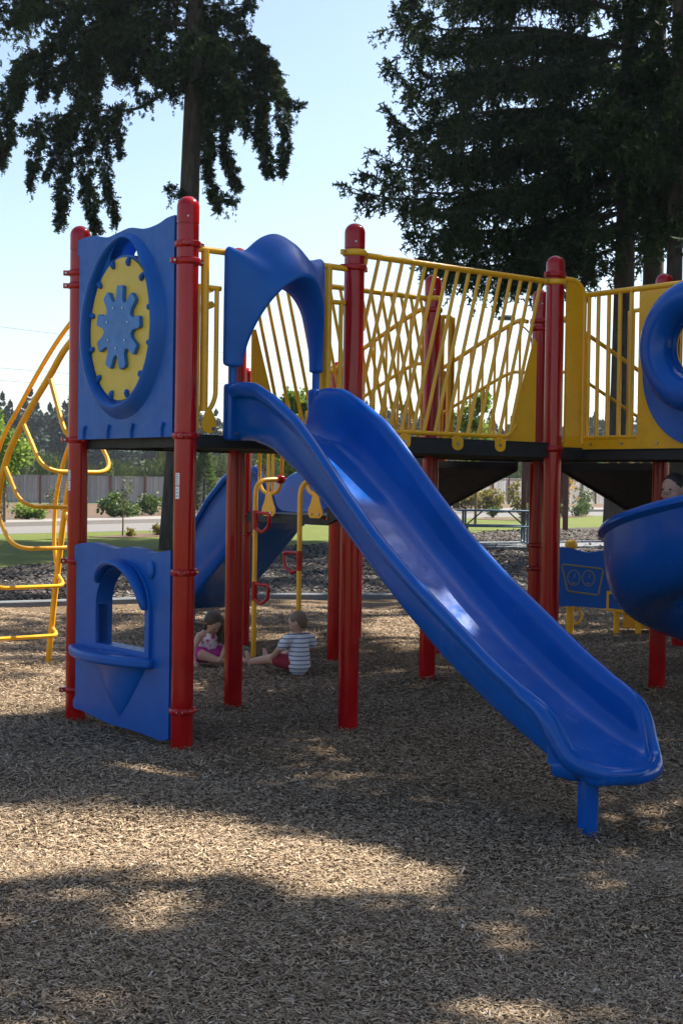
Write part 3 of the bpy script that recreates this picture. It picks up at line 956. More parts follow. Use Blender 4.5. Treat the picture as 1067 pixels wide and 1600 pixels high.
# spiral slide
SCX, SCY = 3.306, -1.32
def trough(rim, dep):
    W = .30; P = []
    for k in range(25):                       # outside, from the outer rim under the belly to the inner rim
        a = PI*k/24
        c_ = math.cos(a); sgn = 1 if c_ >= 0 else -1
        P.append((sgn*abs(c_)**.75*(W+.008), rim - .075 - (dep-.04)*math.sin(a)**.85))
    for k in range(8):                        # rolled inner rim
        a = PI*k/7
        P.append((-W - .012 + .034*math.cos(a - PI/2)*-1*0 - .034*math.cos(a)*-1*-1, rim - .045 + .045*math.sin(a)))
    for k in range(25):
        a = PI - PI*k/24
        c_ = math.cos(a); sgn = 1 if c_ >= 0 else -1
        P.append((sgn*abs(c_)**.75*(W-.034), rim - .06 - (dep-.085)*math.sin(a)**.85))
    for k in range(8):
        a = PI - PI*k/7
        P.append((W + .012 + .034*math.cos(a), rim - .045 + .045*math.sin(a)))
    return P
rows = []
NSP = 110
def spiral_rim(th):
    return 1.235 + (th-130)*.0036 if th < 240 else 1.631 + (th-240)*.0062
for k in range(NSP+1):
    th = 345 - 355*k/NSP
    rimz = spiral_rim(th)
    dep = .53 if th > 40 else .53 - .31*(40-th)/50
    a = R(th)
    rows.append([(SCX + (.53+u)*math.cos(a), SCY + (.53+u)*math.sin(a), z) for u, z in trough(rimz, dep)])
mb = MB(); mb.grid(rows, True); nu = len(rows[0])
mb.f.append(tuple(range(nu))); mb.f.append(tuple(NSP*nu+j for j in range(nu)))
sp = mb.build('spiral_slide', M['slideblue'], root, angle=50)
a = R(262)
mb = MB(); mb.tube([(SCX+.53*math.cos(a), SCY+.53*math.sin(a), -.1), (SCX+.53*math.cos(a), SCY+.53*math.sin(a), 1.2)], .05, 18)
mb.build('support_leg', M['slideblue'], sp)

# stairs to the two lower decks
def stairs(fn, s0, w0, w1):
    # fn(s, w, z) -> local point; s runs outward from the upper deck edge
    st = None
    for w_ in (w0, w1):
        mb = MB()
        out = [(.14,1.765),(.14,1.625),(1.36,1.150),(1.36,1.30),(.44,1.765)]
        o_, ss_ = V(*fn(0,w_,0)), V(*fn(1,w_,0)) - V(*fn(0,w_,0))
        wdir = V(*fn(0,w_+1,0)) - V(*fn(0,w_,0))
        mb.prism(out, [], (o_, ss_, V(0,0,1), wdir), -.015, .015)
        if st is None: st = mb.build('staircase', M['black'], root, smooth=False)
        else: mb.build('stringer', M['black'], st, smooth=False)
    mb = MB()
    mb.prism([(.145,1.69),(.145,1.635),(1.355,1.163),(1.355,1.24),(1.17,1.24),(1.17,1.37),(.83,1.37),(.83,1.50),(.49,1.50),(.49,1.63),(.15,1.63)], [], (o_, ss_, V(0,0,1), wdir), -(w1-w0)+.016, -.016)
    mb.build('stair_pan', M['black'], st, smooth=False)
    for k in range(3):
        s = .15 + .34*k; z = 1.66 - .13*k
        mb = MB()
        p = [fn(s, w0+.016, z-.03), fn(s+.345, w0+.016, z-.03), fn(s+.345, w1-.016, z-.03), fn(s, w1-.016, z-.03)]
        q = [(x, y, zz+.03) for x, y, zz in p]
        mb.add(p+q, [(0,3,2,1),(4,5,6,7),(0,1,5,4),(1,2,6,5),(2,3,7,6),(3,0,4,7)])
        mb.build('step', M['black'], st, smooth=False)
    for w_ in (w0-.035, w1+.035):
        mb = MB()
        up = [(.08,2.845),(.24,2.845),(.94,2.58),(1.36,2.41)]
        mb.tube([fn(s,w_,z) for s, z in [(q.x,q.y) for q in smooth_path([V(*p,0) for p in up], 6)]], .018, 10)
        lo = [(.10,2.43),(.32,2.42),(.92,2.19),(1.36,2.02)]
        mb.tube([fn(s,w_,z) for s, z in [(q.x,q.y) for q in smooth_path([V(*p,0) for p in lo], 6)]], .014, 10)
        bo = [(.10,1.86),(.30,1.82),(1.36,1.36)]
        mb.tube([fn(s,w_,z) for s, z in bo], .016, 10)
        for k in range(9):
            s = .16 + 1.16*k/8
            zt = np.interp(s, [p[0] for p in up], [p[1] for p in up]); zb = np.interp(s, [p[0] for p in bo], [p[1] for p in bo])
            mb.tube([fn(s,w_,zt), fn(s,w_,zb)], .0105, 8)
        mb.build('handrail', M['yellow'], st)
    return st
stairs(lambda s, w_, z: (w_, SY+.02+s, z), 0, 3.10, 4.10)
stairs(lambda s, w_, z: (4.177+.02+s, w_, z), 0, .12, 1.14)

def uloop(fn, w0, w1, ztop, zbot, foot=True):
    mb = MB()
    c = (w0+w1)/2
    mb.tube(fillet([fn(w0,ztop),fn(w0,zbot+.0),fn(w1,zbot+.0),fn(w1,ztop)], abs(w1-w0)*.46, 8), .0165, 10)
    mb.tube(fillet([fn(w0,zbot+.15),fn(w0,ztop),fn(w1,ztop),fn(w1,zbot+.15)], .05, 6), .0165, 10)
    for e in (-.035,.035):
        mb.tube([fn(c+e,ztop),fn(c+e,zbot)], .0135, 10)
    o = mb.build('guard_loop', M['yellow'], root)
    if foot:
        mb = MB()
        u = V(*fn(1,0)) - V(*fn(0,0)); n0 = u.cross(V(0,0,1))
        pts = [(c-.045,zbot-.005),(c+.045,zbot-.005),(c+.06,zbot-.06),(c+.10,zbot-.13),(c+.105,zbot-.17),(c+.07,zbot-.20),(c-.07,zbot-.20),(c-.105,zbot-.17),(c-.10,zbot-.13),(c-.06,zbot-.06)]
        mb.prism(pts, [], (V(*fn(0,0)), u, V(0,0,1), n0), -.02, -.012)
        f = mb.build('foot_plate', M['yellow'], o, bevel=.003)
        for e in (-.05,.05):
            mb = MB(); p = V(*fn(c+e,zbot-.165)); mb.tube([p - n0*.012, p - n0*.030], .011, 8); mb.build('bolt', M['steel'], f)
    return o
uloop(lambda w_, z: (3.10, w_, z), 3.31, 3.645, 2.12, 1.40)
uloop(lambda w_, z: (3.10, w_, z), 2.64, 2.95, 2.12, 1.40)
uloop(lambda w_, z: (w_, SY+.05, z), 3.12, 3.26, 2.80, 1.86, False)
uloop(lambda w_, z: (4.20, w_, z), .20, .34, 2.85, 1.86, False)
uloop(lambda w_, z: (4.20, w_, z), .95, 1.09, 2.85, 1.86, False)
# barrier of the low platform by the right-hand stairs
mb = MB()
mb.tube([(5.5,-.0,2.1),(6.6,-.0,2.1)], .018, 10); mb.tube([(5.5,0,1.3),(6.6,0,1.3)], .018, 10)
for k in range(10): mb.tube([(5.53+k*.116,0,2.1),(5.53+k*.116,0,1.3)], .012, 8)
mb.build('guard_rail', M['yellow'], root)

# far slide off the low deck
fl_far = [(0,1.225),(.2,1.215),(.45,1.08),(.9,.72),(1.35,.38),(1.65,.22),(1.95,.165),(2.2,.15)]
rm_far = [(0,1.44),(.18,1.64),(.42,1.66),(.70,1.58),(1.0,1.36),(1.38,.98),(1.6,.70),(1.8,.54),(1.95,.32),(2.2,.19)]
s2 = chute('slide', fl_far, rm_far, 1.7, .15, lambda s, u, z: (3.80+u, 3.93+s, z), M['slideblue'], root, 70, W=.42)
mb = MB(); mb.tube([(3.80,5.85,-.1),(3.80,5.85,.16)], .05, 16); mb.build('support_leg', M['slideblue'], s2)

# pole climber with red foot loops
mb = MB()
mb.tube(fillet([(2.78,3.25,-.1),(2.78,3.25,1.515),(3.09,3.30,1.53)], .13, 8), .021, 14)
pc = mb.build('pole_climber', M['yellow'], root)
mb = MB(); mb.tube(fillet([(2.78,2.61,-.1),(2.78,2.61,1.50),(3.09,2.72,1.53)], .13, 8), .021, 14)
mb.build('pole', M['yellow'], pc)
mb = MB(); mb.tube([(3.04,3.292,1.53),(3.065,3.295,1.53),(3.095,3.30,1.53),(3.12,3.305,1.53)], [.030,.042,.042,.030], 14)
mb.build('collar', M['red'], pc)
for y0, z, sg in ((3.25,1.18,-1),(3.25,.565,-1),(2.61,.86,1)):
    mb = MB()
    mb.tube(fillet([(2.78,y0,z+.055),(2.78,y0+sg*.215,z+.055),(2.78,y0+sg*.20,z-.06),(2.78,y0+sg*.10,z-.115),(2.78,y0,z-.07)], .035, 5), .015, 10)
    mb.tube([(2.78,y0,z+.075),(2.78,y0,z-.09)], .026, 12)
    mb.build('foot_loop', M['red'], pc)

# arch climber at the left
def arc(x, pts, r):
    return MB().tube(smooth_path([(x,)+p for p in pts], 8), r, 12)
XL, XR = .44, 1.02
ARC = [(1.30,2.70),(1.62,2.66),(2.0,2.55),(2.28,2.425),(2.52,2.24),(2.94,1.92),(3.24,1.60),(3.37,1.24),(3.45,.90),(3.54,.50),(3.63,.0),(3.65,-.12)]
HAND = [(1.30,2.80),(1.65,2.78),(2.0,2.69),(2.28,2.56),(2.60,2.35),(2.97,2.06),(3.30,1.78),(3.50,1.42),(3.55,1.05),(3.50,.80)]
ac = arc(XL, ARC, .024).build('arch_climber', M['yellow'], root)
arc(XR, ARC, .024).build('side_rail', M['yellow'], ac)
for x in (XL, XR):
    arc(x, HAND, .0165).build('hand_bar', M['yellow'], ac)
for P, Q in (((2.52,2.24),(2.24,1.76)),((2.94,1.92),(2.60,1.555)),((3.24,1.60),(2.95,1.29)),((3.365,1.24),(3.10,.97)),((3.49,.74),(3.35,.655)),((3.585,.31),(3.46,.25))):
    pts = [(XL,)+P, (XL,)+Q, (XR,)+Q, (XR,)+P]
    MB().tube(fillet(pts, .16, 8), .0165, 10).build('rung', M['yellow'], ac)

# ================================================================ TREES
def in_poly(x, y, poly):
    r = np.zeros(len(x), bool)
    j = len(poly)-1
    for i in range(len(poly)):
        xi, yi = poly[i]; xj, yj = poly[j]
        c = ((yi > y) != (yj > y)) & (x < (xj-xi)*(y-yi)/(yj-yi+1e-12) + xi)
        r ^= c
        j = i
    return r

# chip patches kept in sun: conifer twigs that would shade them are dropped
SUNLIT = [[(-6,6.5),(-1.93,6.33),(-1.52,6.38),(-1.07,6.31),(-.55,6.23),(-.29,6.01),(.09,5.89),(.45,5.65),(.72,5.58),(.53,5.41),(.23,5.31),(-.01,5.17),(-.22,5.24),(-.38,5.42),(-.64,5.70),(-.91,5.78),(-1.03,5.66),(-1.06,5.4),(-1.25,5.1),(-1.6,4.85),(-6,4.7)],
          [(-1.75,7.12),(-1.34,7.34),(-.83,7.36),(-.83,6.93),(-1.68,6.88)],
          [(-.30,6.72),(-.14,7.10),(.0,6.88),(.18,6.55),(-.22,6.50)],
          [(-9,10.2),(-2.79,9.9),(-2.25,10.65),(-2.0,10.68),(-1.72,9.15),(-2.02,9.10),(-2.52,8.86),(-9,8.6)],
          [(1.25,6.52),(1.70,7.06),(1.68,6.80),(1.34,6.35)],
          [(.19,14.53),(.51,16.36),(1.28,16.89),(.8,13.9),(.36,13.4)],
          [(-.97,10.82),(-.74,10.99),(-.72,10.64),(-1.0,10.54)],
          [(-9,8.6),(-3.1,8.4),(-2.9,6.9),(-9,6.6)]]
def sun_keep(P, rng):
    """cuts gaps in a crown: keeps only points whose shadow misses the SUNLIT patches"""
    k = P[:,2]/SUN.z
    x = P[:,0] - SUN.x*k; y = P[:,1] - SUN.y*k
    keep = np.ones(len(P), bool)
    for poly in SUNLIT:
        keep &= ~in_poly(x, y, poly)
    return keep

def trunk_mesh(name, pts, radii, parent, material, limbs=(), n=14):
    mb = MB()
    mb.tube(smooth_path(pts, 5), list(np.interp(np.linspace(0, len(radii)-1, (len(pts)-1)*5+1), range(len(radii)), radii)), n)
    for lp, lr in limbs:
        mb.tube(lp, lr, 6)
    return mb.build(name, material, parent, angle=0)

def branch_curve(base, az, L, slope, sag, tip, n=9):
    out = []
    h = V(math.cos(az), math.sin(az), 0)
    for k in range(n):
        t = k/(n-1)
        out.append(base + h*(L*t) + V(0,0, L*(slope*t - sag*t*t + tip*t**3.5)))
    return out

def px2w(px, py, Y):
    """a point of the photograph at depth Y, used to lay out limbs where they grow"""
    X = px-533.5; Z = 800-py; c, q = math.cos(.0146), math.sin(.0146)
    X, Z = X*c - Z*q, X*q + Z*c
    d = Vector((X/FPX, 1, Z/FPX)); c, q = math.cos(.0201), math.sin(.0201)
    d = Vector((d.x, d.y*c + d.z*q, -d.y*q + d.z*c))
    return Vector((0,0,CAMZ)) + d*(Y/d.y)

def conifer(name, label, base, height, r0, branches, seed, width=.5, size=.20, spacing=.12, step=.085, lean=(0,0), keep=None, group=None, side=3, wid=.24, bare=.10, tail=False):
    """trunk with limbs + a crown of hanging sprays; branches = list of (curve, hang length, density)"""
    rng = np.random.default_rng(seed)
    base = Vector(base)
    t = empty(name, base)
    tag(t, label, 'tree', group)
    pts = []; rad = []
    for k in range(9):
        u = k/8
        pts.append((lean[0]*u*height + .04*math.sin(3*u+seed), lean[1]*u*height, height*u - .2*(k == 0)))
        rad.append(r0*(1.35 if k == 0 else 1.0)*(1-u*.86))
    limbs = []; PP = []; DD = []; SS = []
    clf = 4.1*(1 + .35*math.sin(seed))
    for cv, hang, dens in branches:
        cv = [Vector(p) for p in cv]
        cum = [0]
        for a, b in zip(cv[:-1], cv[1:]): cum.append(cum[-1] + (b-a).length)
        L = cum[-1]
        limbs.append((cv, [max(.006, (.010 + .0085*L)*(1 - .9*i/(len(cv)-1))) for i in range(len(cv))]))
        ph = rng.uniform(0, 6.28, 3)
        n = max(3, int(L/spacing))
        for sgn in ((-1, 1, 0) if not tail else (-1, 1)):
            ss = np.sort(rng.uniform(L*bare, L, n if sgn else n//2))
            for s_ in ss:
                clump = .5 + .5*math.sin(s_*clf + ph[0])*math.sin(s_*clf*.41 + ph[1])
                if rng.random() > (dens*.55 if tail else dens)*(.35 + .9*clump): continue
                i = min(len(cv)-2, int(np.searchsorted(cum, s_) - 1)); i = max(0, i)
                f = (s_-cum[i])/max(1e-6, cum[i+1]-cum[i])
                p = cv[i].lerp(cv[i+1], f); d = (cv[i+1]-cv[i]).normalized()
                sd = d.cross(V(0,0,1)); sd = sd.normalized() if sd.length > .05 else V(1,0,0)
                u = s_/L
                w_ = width*rng.uniform(.2,1.1)*(1-.55*u)
                hl = (.28 if tail else hang)*(.12 + 1.15*clump**1.3*rng.uniform(.25,1.25))*min(1, .35 + 3*u)*(1 - .45*max(0, u-.6)/.4)
                out = (d*rng.uniform(.25,.9) + sd*(sgn if sgn else rng.uniform(-.4,.4))*rng.uniform(.5,1.0)).normalized()
                m = max(2, int((w_ + hl)/step))
                q = (np.arange(m) + rng.uniform(0,.9))/m
                o3 = np.array(out); pz = np.array(p)
                xy = 1 - (1-q)**2.2
                P = pz + o3*(w_*xy)[:,None] + np.array([0,0,-1.0])*(hl*q**1.5)[:,None]
                P += np.cumsum(rng.normal(size=(m,3))*.018, axis=0)
                D = o3*(1-q)[:,None]*1.0 + np.array([0,0,-1.0])*(.25 + 1.1*q*hl/(w_+hl))[:,None] + rng.normal(size=(m,3))*.55
                PP.append(P); DD.append(D); SS.append(size*rng.uniform(.6,1.25,m))
        # leading shoots at the tip
        P = np.array([tuple(cv[-1] - (cv[-1]-cv[-2]).normalized()*size*.5*k) for k in range(4)])
        PP.append(P); DD.append(np.tile(np.array((cv[-1]-cv[-2]).normalized()), (4,1)) + rng.normal(size=(4,3))*.2); SS.append(np.full(4, size*1.15))
    P = np.concatenate(PP); D = norm(np.concatenate(DD)); S = np.concatenate(SS)
    if keep is not None:
        kk = keep(P + np.array(base), rng) & keep(P + np.array(base) + D*S[:,None], rng)
        P, D, S = P[kk], D[kk], S[kk]
    q = sprigs(P, D, S, rng, side, wid)
    tone = np.tile(np.clip(rng.beta(2, 2.8, len(P)), 0, 1), len(q)//len(P))
    trunk_mesh('trunk', pts, rad, t, M['bark'], limbs)
    leaf_object('crown', q, tone, M['needle'], t)
    return t

def limb_px(base, Y, pts, dY=0, jx=0, jy=0, n=4):
    """limb through points of the photo, swinging dY metres nearer or farther along its length"""
    k = len(pts)-1
    return [p - Vector(base) for p in smooth_path([px2w(x + jx*i/k, y + jy*i/k, Y + dY*i/k) for i, (x, y) in enumerate(pts)], n)]

# the spruce behind the gear panel: limbs and hanging boughs laid out after the photo, each at its own depth
def spruce():
    rng = np.random.default_rng(21)
    TB = Vector((-3.62, 31.3, 0)); YB = 31.3
    t = empty('spruce_tree', TB)
    tag(t, 'drooping dark spruce with a bare lower trunk rising behind the blue gear panel', 'tree')
    H = 23; pts = []; rad = []
    for k in range(9):
        u = k/8
        pts.append((.021*u*H + .04*math.sin(3*u), 0, H*u - .2*(k == 0))); rad.append(.30*(1.35 if k == 0 else 1)*(1-u*.86))
    limbs = []
    def limb(p, dY, r):
        c = limb_px(TB, YB, p, dY); limbs.append((c, [max(.006, r*(1-.88*i/(len(c)-1))) for i in range(len(c))]))
    for p, dY, r in (([(296,92),(255,145),(205,172),(130,172),(62,192)],.3,.055),([(298,40),(200,28),(100,62),(28,108)],-.3,.055),([(298,75),(235,60),(165,75),(135,95)],.9,.045),
        ([(306,48),(360,66),(415,92),(455,160)],-.2,.05),([(306,100),(330,125),(352,158),(380,160)],.4,.04),([(306,10),(350,8),(395,6)],.5,.035),([(298,10),(220,-8),(120,5),(40,32)],.7,.05),([(298,120),(270,150),(245,158)],-.6,.03),
        ([(292,300),(276,300),(262,296)],0,.008),([(308,140),(320,180),(324,240)],-.3,.03)):
        limb(p, dY, r)
    lobes = [([(32,108),(14,170),(4,262)],22),([(62,84),(36,110),(26,165)],22),([(22,35),(45,28),(70,8)],11),([(75,72),(70,110),(68,150)],15),([(66,188),(46,202),(33,203)],9),
        ([(82,180),(60,230),(47,292)],13),([(96,190),(86,240),(72,278)],11),([(130,160),(110,220),(100,290),(94,352)],19),([(150,184),(135,250),(140,310),(152,362)],19),([(166,180),(165,250),(170,300),(182,348)],12),
        ([(186,165),(186,210),(188,244)],9),([(136,88),(125,130),(130,164)],19),([(100,98),(90,122),(88,154)],9),([(150,58),(140,92),(150,134)],25),([(180,58),(186,92),(190,124)],23),([(122,28),(96,60),(74,88)],23),
        ([(192,28),(160,50),(128,72)],29),([(232,18),(226,62),(236,118)],25),([(212,38),(205,84),(212,128)],21),([(250,38),(256,84),(262,142)],15),([(164,2),(110,8),(58,26)],19),([(232,-4),(190,8),(158,22)],26),([(268,2),(262,44)],24),
        ([(214,140),(226,158),(244,150)],7),([(268,118),(272,152)],9),([(64,-8),(40,15),(24,30)],13),([(46,42),(14,36)],5),([(300,4),(306,70),(300,134)],27),([(320,36),(325,100),(320,200),(328,280),(342,328)],14),([(345,56),(340,112),(346,176)],23),
        ([(345,150),(350,200),(352,240),(368,296)],12),([(366,78),(380,122),(376,176)],25),([(396,78),(408,130),(406,190),(422,274)],18),([(420,88),(432,130),(441,172),(446,228),(440,270)],14),([(426,118),(450,158),(474,165)],7),
        ([(372,48),(395,72),(414,78)],13),([(340,8),(366,20),(394,6)],9),([(344,28),(378,42)],18),([(320,0),(336,42)],27),([(286,56),(280,104)],15),([(296,96),(282,142)],11),([(334,318),(350,308),(368,318)],6),([(346,238),(362,262),(374,292)],7),
        ([(376,148),(386,182),(380,210)],9),([(292,301),(276,300),(261,295)],4.5),([(308,120),(316,160),(312,205)],15),([(205,20),(180,60),(178,100)],22),([(160,100),(150,140),(148,190)],14),([(110,60),(112,100),(104,130)],16),
        ([(200,168),(178,176),(168,200)],12),([(118,176),(100,190),(84,210)],15),([(330,60),(318,110),(322,150)],22),([(358,110),(366,150),(372,190)],14),([(240,80),(246,120),(252,134)],12),([(250,20),(200,50),(150,62)],24),([(330,60),(350,90),(368,100)],20),([(380,60),(410,100),(424,120)],17),([(350,100),(360,150),(356,200)],15),([(405,120),(412,180),(404,226)],12),([(316,120),(326,180),(332,240)],13),([(300,50),(290,90),(270,112)],17),([(225,60),(200,80),(168,84)],20)]
    PP = []; DD = []; SS = []
    for p, w in lobes:
        dY = rng.uniform(-1.1, 1.1); c = [tuple(q) for q in limb_px(TB, YB + dY, p, rng.uniform(-.3,.3), 0, 0, 7)]
        c = np.array(c); wm = w*31.3/FPX*.96
        seg = np.linalg.norm(np.diff(c, axis=0), axis=1); L = seg.sum()
        n = int(L*wm*2*820) + 36
        u = rng.random(n); cum = np.concatenate([[0], np.cumsum(seg)])/L
        P0 = np.stack([np.interp(u, cum, c[:,k]) for k in range(3)], axis=1)
        prof = (.72 + .38*np.sin(u*L*7.5 + rng.uniform(0,6)))*np.minimum(1, .55 + 3*u)*(1 - .62*np.maximum(0, u-.45)/.55)
        rdir = norm(rng.normal(size=(n,3))); rr_ = wm*prof*np.sqrt(rng.random(n))
        P = P0 + rdir*rr_[:,None]
        tan = norm(np.stack([np.interp(u, cum[:-1], np.diff(c, axis=0)[:,k]) for k in range(3)], axis=1))
        D = rdir*.75 + tan*.5 + np.array([0,0,-.22]) + rng.normal(size=(n,3))*.35
        PP.append(P); DD.append(D); SS.append(.065 + .16*rng.random(n)**1.5)
        # stray hanging twigs
        for _ in range(int(4 + w/4)):
            k = rng.integers(0, n); m = rng.integers(3, 9)
            PP.append(P[k] + np.cumsum(rng.normal(size=(m,3))*.012 + np.array([0,0,-.06]), axis=0)); DD.append(rng.normal(size=(m,3))*.45 + np.array([0,0,-.8])); SS.append(rng.uniform(.06,.13,m))
    # boughs above the picture
    for k in range(70):
        z0 = 12.6 + k*.135; az = rng.uniform(0, 2*PI); Lb = (4.4*(1-(z0-12.5)/11.5) + .4)*(.72 - .28*math.cos(az))*(1 if math.cos(az) < .3 else .72)
        cv = branch_curve(V(.021*z0,0,z0), az, Lb, .05, .42, .04)
        limbs.append((cv, [max(.006, .04*(1-.9*i/(len(cv)-1))) for i in range(len(cv))]))
        c = np.array([tuple(q) for q in cv]); n = int(Lb*70)
        u = rng.random(n)**.8; P0 = np.stack([np.interp(u*(len(c)-1), np.arange(len(c)), c[:,j]) for j in range(3)], axis=1)
        PP.append(P0 + rng.normal(size=(n,3))*np.array([.17,.17,.08]) - np.array([0,0,1])*(rng.random(n)**1.5*.8)[:,None]); DD.append(rng.normal(size=(n,3))*.6 + np.array([0,0,-.5])); SS.append(rng.uniform(.16,.30,n))
    P = np.concatenate(PP); D = np.concatenate(DD); S = np.concatenate(SS)
    q = sprigs(P, D, S, rng, 3, .26)
    trunk_mesh('trunk', pts, rad, t, M['bark'], limbs)
    leaf_object('crown', q, np.tile(np.clip(rng.beta(2,2.8,len(P)),0,1), len(q)//len(P)), M['needle'], t)
spruce()

def rand_limbs(seed, z0, height, n, Lmax, hang, dens, lean=(0,0), sector=None, golden=False):
    rr_ = random.Random(seed); b = []
    for k in range(n):
        u = (k+.5)/n
        z = z0 + (height-z0-1)*u**1.1
        az = k*2.4 + rr_.uniform(-.4,.4) if golden else (rr_.uniform(0, 2*PI) if sector is None or rr_.random() > .6 else rr_.gauss(*sector))
        L = Lmax*(1-u**1.4)*rr_.uniform(.7,1.08) + .4
        b.append((branch_curve(V(lean[0]*z,lean[1]*z,z), az, L, rr_.uniform(-.18,.05), rr_.uniform(.12,.30), rr_.uniform(.10,.26)), hang*rr_.uniform(.6,1.2), dens))
    return b
G1 = 'tall firs behind the right end of the play structure'
FB = Vector((7.55, 38.8, 0))
br = []
rs = random.Random(5)
for pts, hang, dens, reps in (
    ([(975,300),(890,288),(780,300),(680,312),(600,308),(532,288)], .85, .95, ((0,0,0),(2.5,60,22),(-2.2,40,-16),(-3.6,120,30))),
    ([(975,262),(860,236),(740,244),(640,262),(582,236)], 1.0, 1.0, ((0,0,0),(2.6,20,26),(-2.4,40,-20),(4.0,100,0))),
    ([(975,205),(850,176),(720,186),(646,204),(604,172)], 1.1, 1.0, ((0,0,0),(2.8,26,30),(-2.6,30,-16),(-4,110,10))),
    ([(975,140),(840,112),(720,122),(652,136),(608,100)], 1.1, 1.0, ((0,0,0),(2.4,22,30),(-2.8,30,-20),(3.8,100,10))),
    ([(975,75),(850,52),(740,54),(668,58),(620,14)], 1.1, 1.0, ((0,0,0),(2.6,30,30),(-2.4,20,-20),(-4,90,8))),
    ([(975,20),(860,-10),(750,-20),(680,-14),(622,-50)], 1.1, .95, ((0,0,0),(2.6,30,20),(-2.4,36,-30),(4,90,0))),
    ([(975,330),(890,352),(790,366),(700,376),(642,362)], .95, .85, ((0,0,0),(2.2,40,24),(-2.0,10,-14))),
    ([(975,352),(905,385),(830,412),(750,420),(690,408)], .9, .7, ((0,0,0),(1.8,30,20))),
    ([(975,300),(930,318),(880,350),(845,395)], .9, .6, ((-2.4,0,0),(2.0,-30,20))),
    ([(975,230),(900,250),(830,280),(770,300)], 1.0, .9, ((-3.2,0,0),(3.2,10,20))),
    ([(975,160),(890,170),(820,200)], 1.0, .95, ((-3.0,0,0),(3.0,10,20))),
    ([(975,90),(890,100),(810,120)], 1.0, .95, ((-3.0,0,0),(3.0,10,20)))):
    for dY, jx, jy in reps:
        br.append((limb_px(FB, 38.8, pts, dY, jx, jy), hang, dens))
for pts, hang, dens, reps in (
    ([(975,385),(915,404),(860,420),(800,446)], .85, .75, ((0,0,0),(2.2,10,-12),(-1.5,-20,8))),
    ([(975,345),(900,372),(820,398),(720,412),(660,404)], 1.15, .95, ((1.2,0,0),(-2.6,14,10))),
    ([(975,310),(900,330),(830,352),(760,360),(700,352)], 1.15, .95, ((-1.8,0,0),(2.4,10,10))),
    ([(985,330),(1030,346),(1085,372)], .9, .8, ((-1.5,0,0),(1.5,0,-20))),
    ([(980,395),(955,408),(930,430)], .5, .8, ((-1,0,0),(1,-10,6)))):
    for dY, jx, jy in reps:
        br.append((limb_px(FB, 38.8, pts, dY, jx, jy), hang, dens))
br += rand_limbs(9, 8.6, 12.5, 16, 3.4, 1.0, .8, sector=(R(-95),.8))
br += rand_limbs(6, 15.2, 33, 46, 6.6, .9, .6)
br += rand_limbs(8, 9.4, 17, 26, 4.2, 1.0, .9, sector=(R(-80),.7))
br += rand_limbs(7, 9.6, 16, 16, 3.6, .9, .7, sector=(R(0),.8))
conifer('fir_tree', 'broad dark fir whose long lower branches reach left over the bridge railing', FB, 34, .33, br, 31, width=.75, size=.235, spacing=.10, step=.115, lean=(.003,0), group=G1, side=2, wid=.27, bare=.16)
conifer('fir_tree', 'dark fir with a straight bare trunk between two other fir trunks', V(8.80,41.0,0), 36, .36, rand_limbs(32, 9.6, 35, 84, 5.2, 1.1, .9, sector=(R(-100),1.1)), 32, width=.75, size=.25, spacing=.12, step=.13, group=G1, side=2, wid=.30)
conifer('fir_tree', 'rightmost dark fir with a slim trunk beside the blue portal ring', V(8.40,36.6,0), 32, .25, rand_limbs(33, 9.8, 31, 74, 4.4, 1.1, .85, sector=(R(-30),1.2)), 33, width=.7, size=.25, spacing=.12, step=.13, group=G1, side=2, wid=.30)

# conifers to the right of the view: they stand where the shade on the chips comes from
G2 = 'conifers shading the play area from the right'
for i, (x, y, h, L, z0, nb, lab) in enumerate((
    (8.6, 13.2, 19, 3.6, 3.4, 84, 'wide conifer shading the slide from just right of the deck'),
    (8.0, 9.4, 17, 3.5, 3.2, 84, 'nearest conifer right of the slide mouth, shading the foreground chips'),
    (11.4, 17.6, 25, 4.2, 4.0, 64, 'conifer right of the spiral slide, shading the far end of the chip bed'),
    (9.6, 16.4, 22, 3.9, 4.0, 58, 'slimmer conifer between the two wider ones right of the decks'),
    (9.6, 22.4, 27, 3.9, 4.5, 66, 'tall full conifer just right of the picture, level with the chip bed end'),
    (11.2, 29.0, 30, 4.0, 5.0, 66, 'tall conifer right of the picture, level with the coarse bark bed'),
    (13.0, 34.5, 32, 4.2, 5.0, 66, 'tallest conifer right of the picture, close to the firs'),
    (12.6, 21.8, 29, 4.2, 4.0, 66, 'wide-crowned conifer beside the tall full one right of the picture'),
    (11.2, 10.6, 22, 3.8, 4.2, 76, 'tallest conifer well to the right of the slide'),
    (15.5, 18.5, 29, 4.4, 5.0, 64, 'outermost tall conifer far right of the spiral slide'),
    (7.4, 6.2, 15, 3.2, 3.0, 76, 'small conifer right of the camera, shading the nearest chips'))):
    conifer('conifer_tree', lab, V(x, y, 0), h, .22, rand_limbs(50+i, z0, h, nb, L, .6, .95, golden=True), 60+i, width=.75, size=.32, spacing=.18, step=.19, keep=sun_keep, group=G2, side=2, wid=.36)

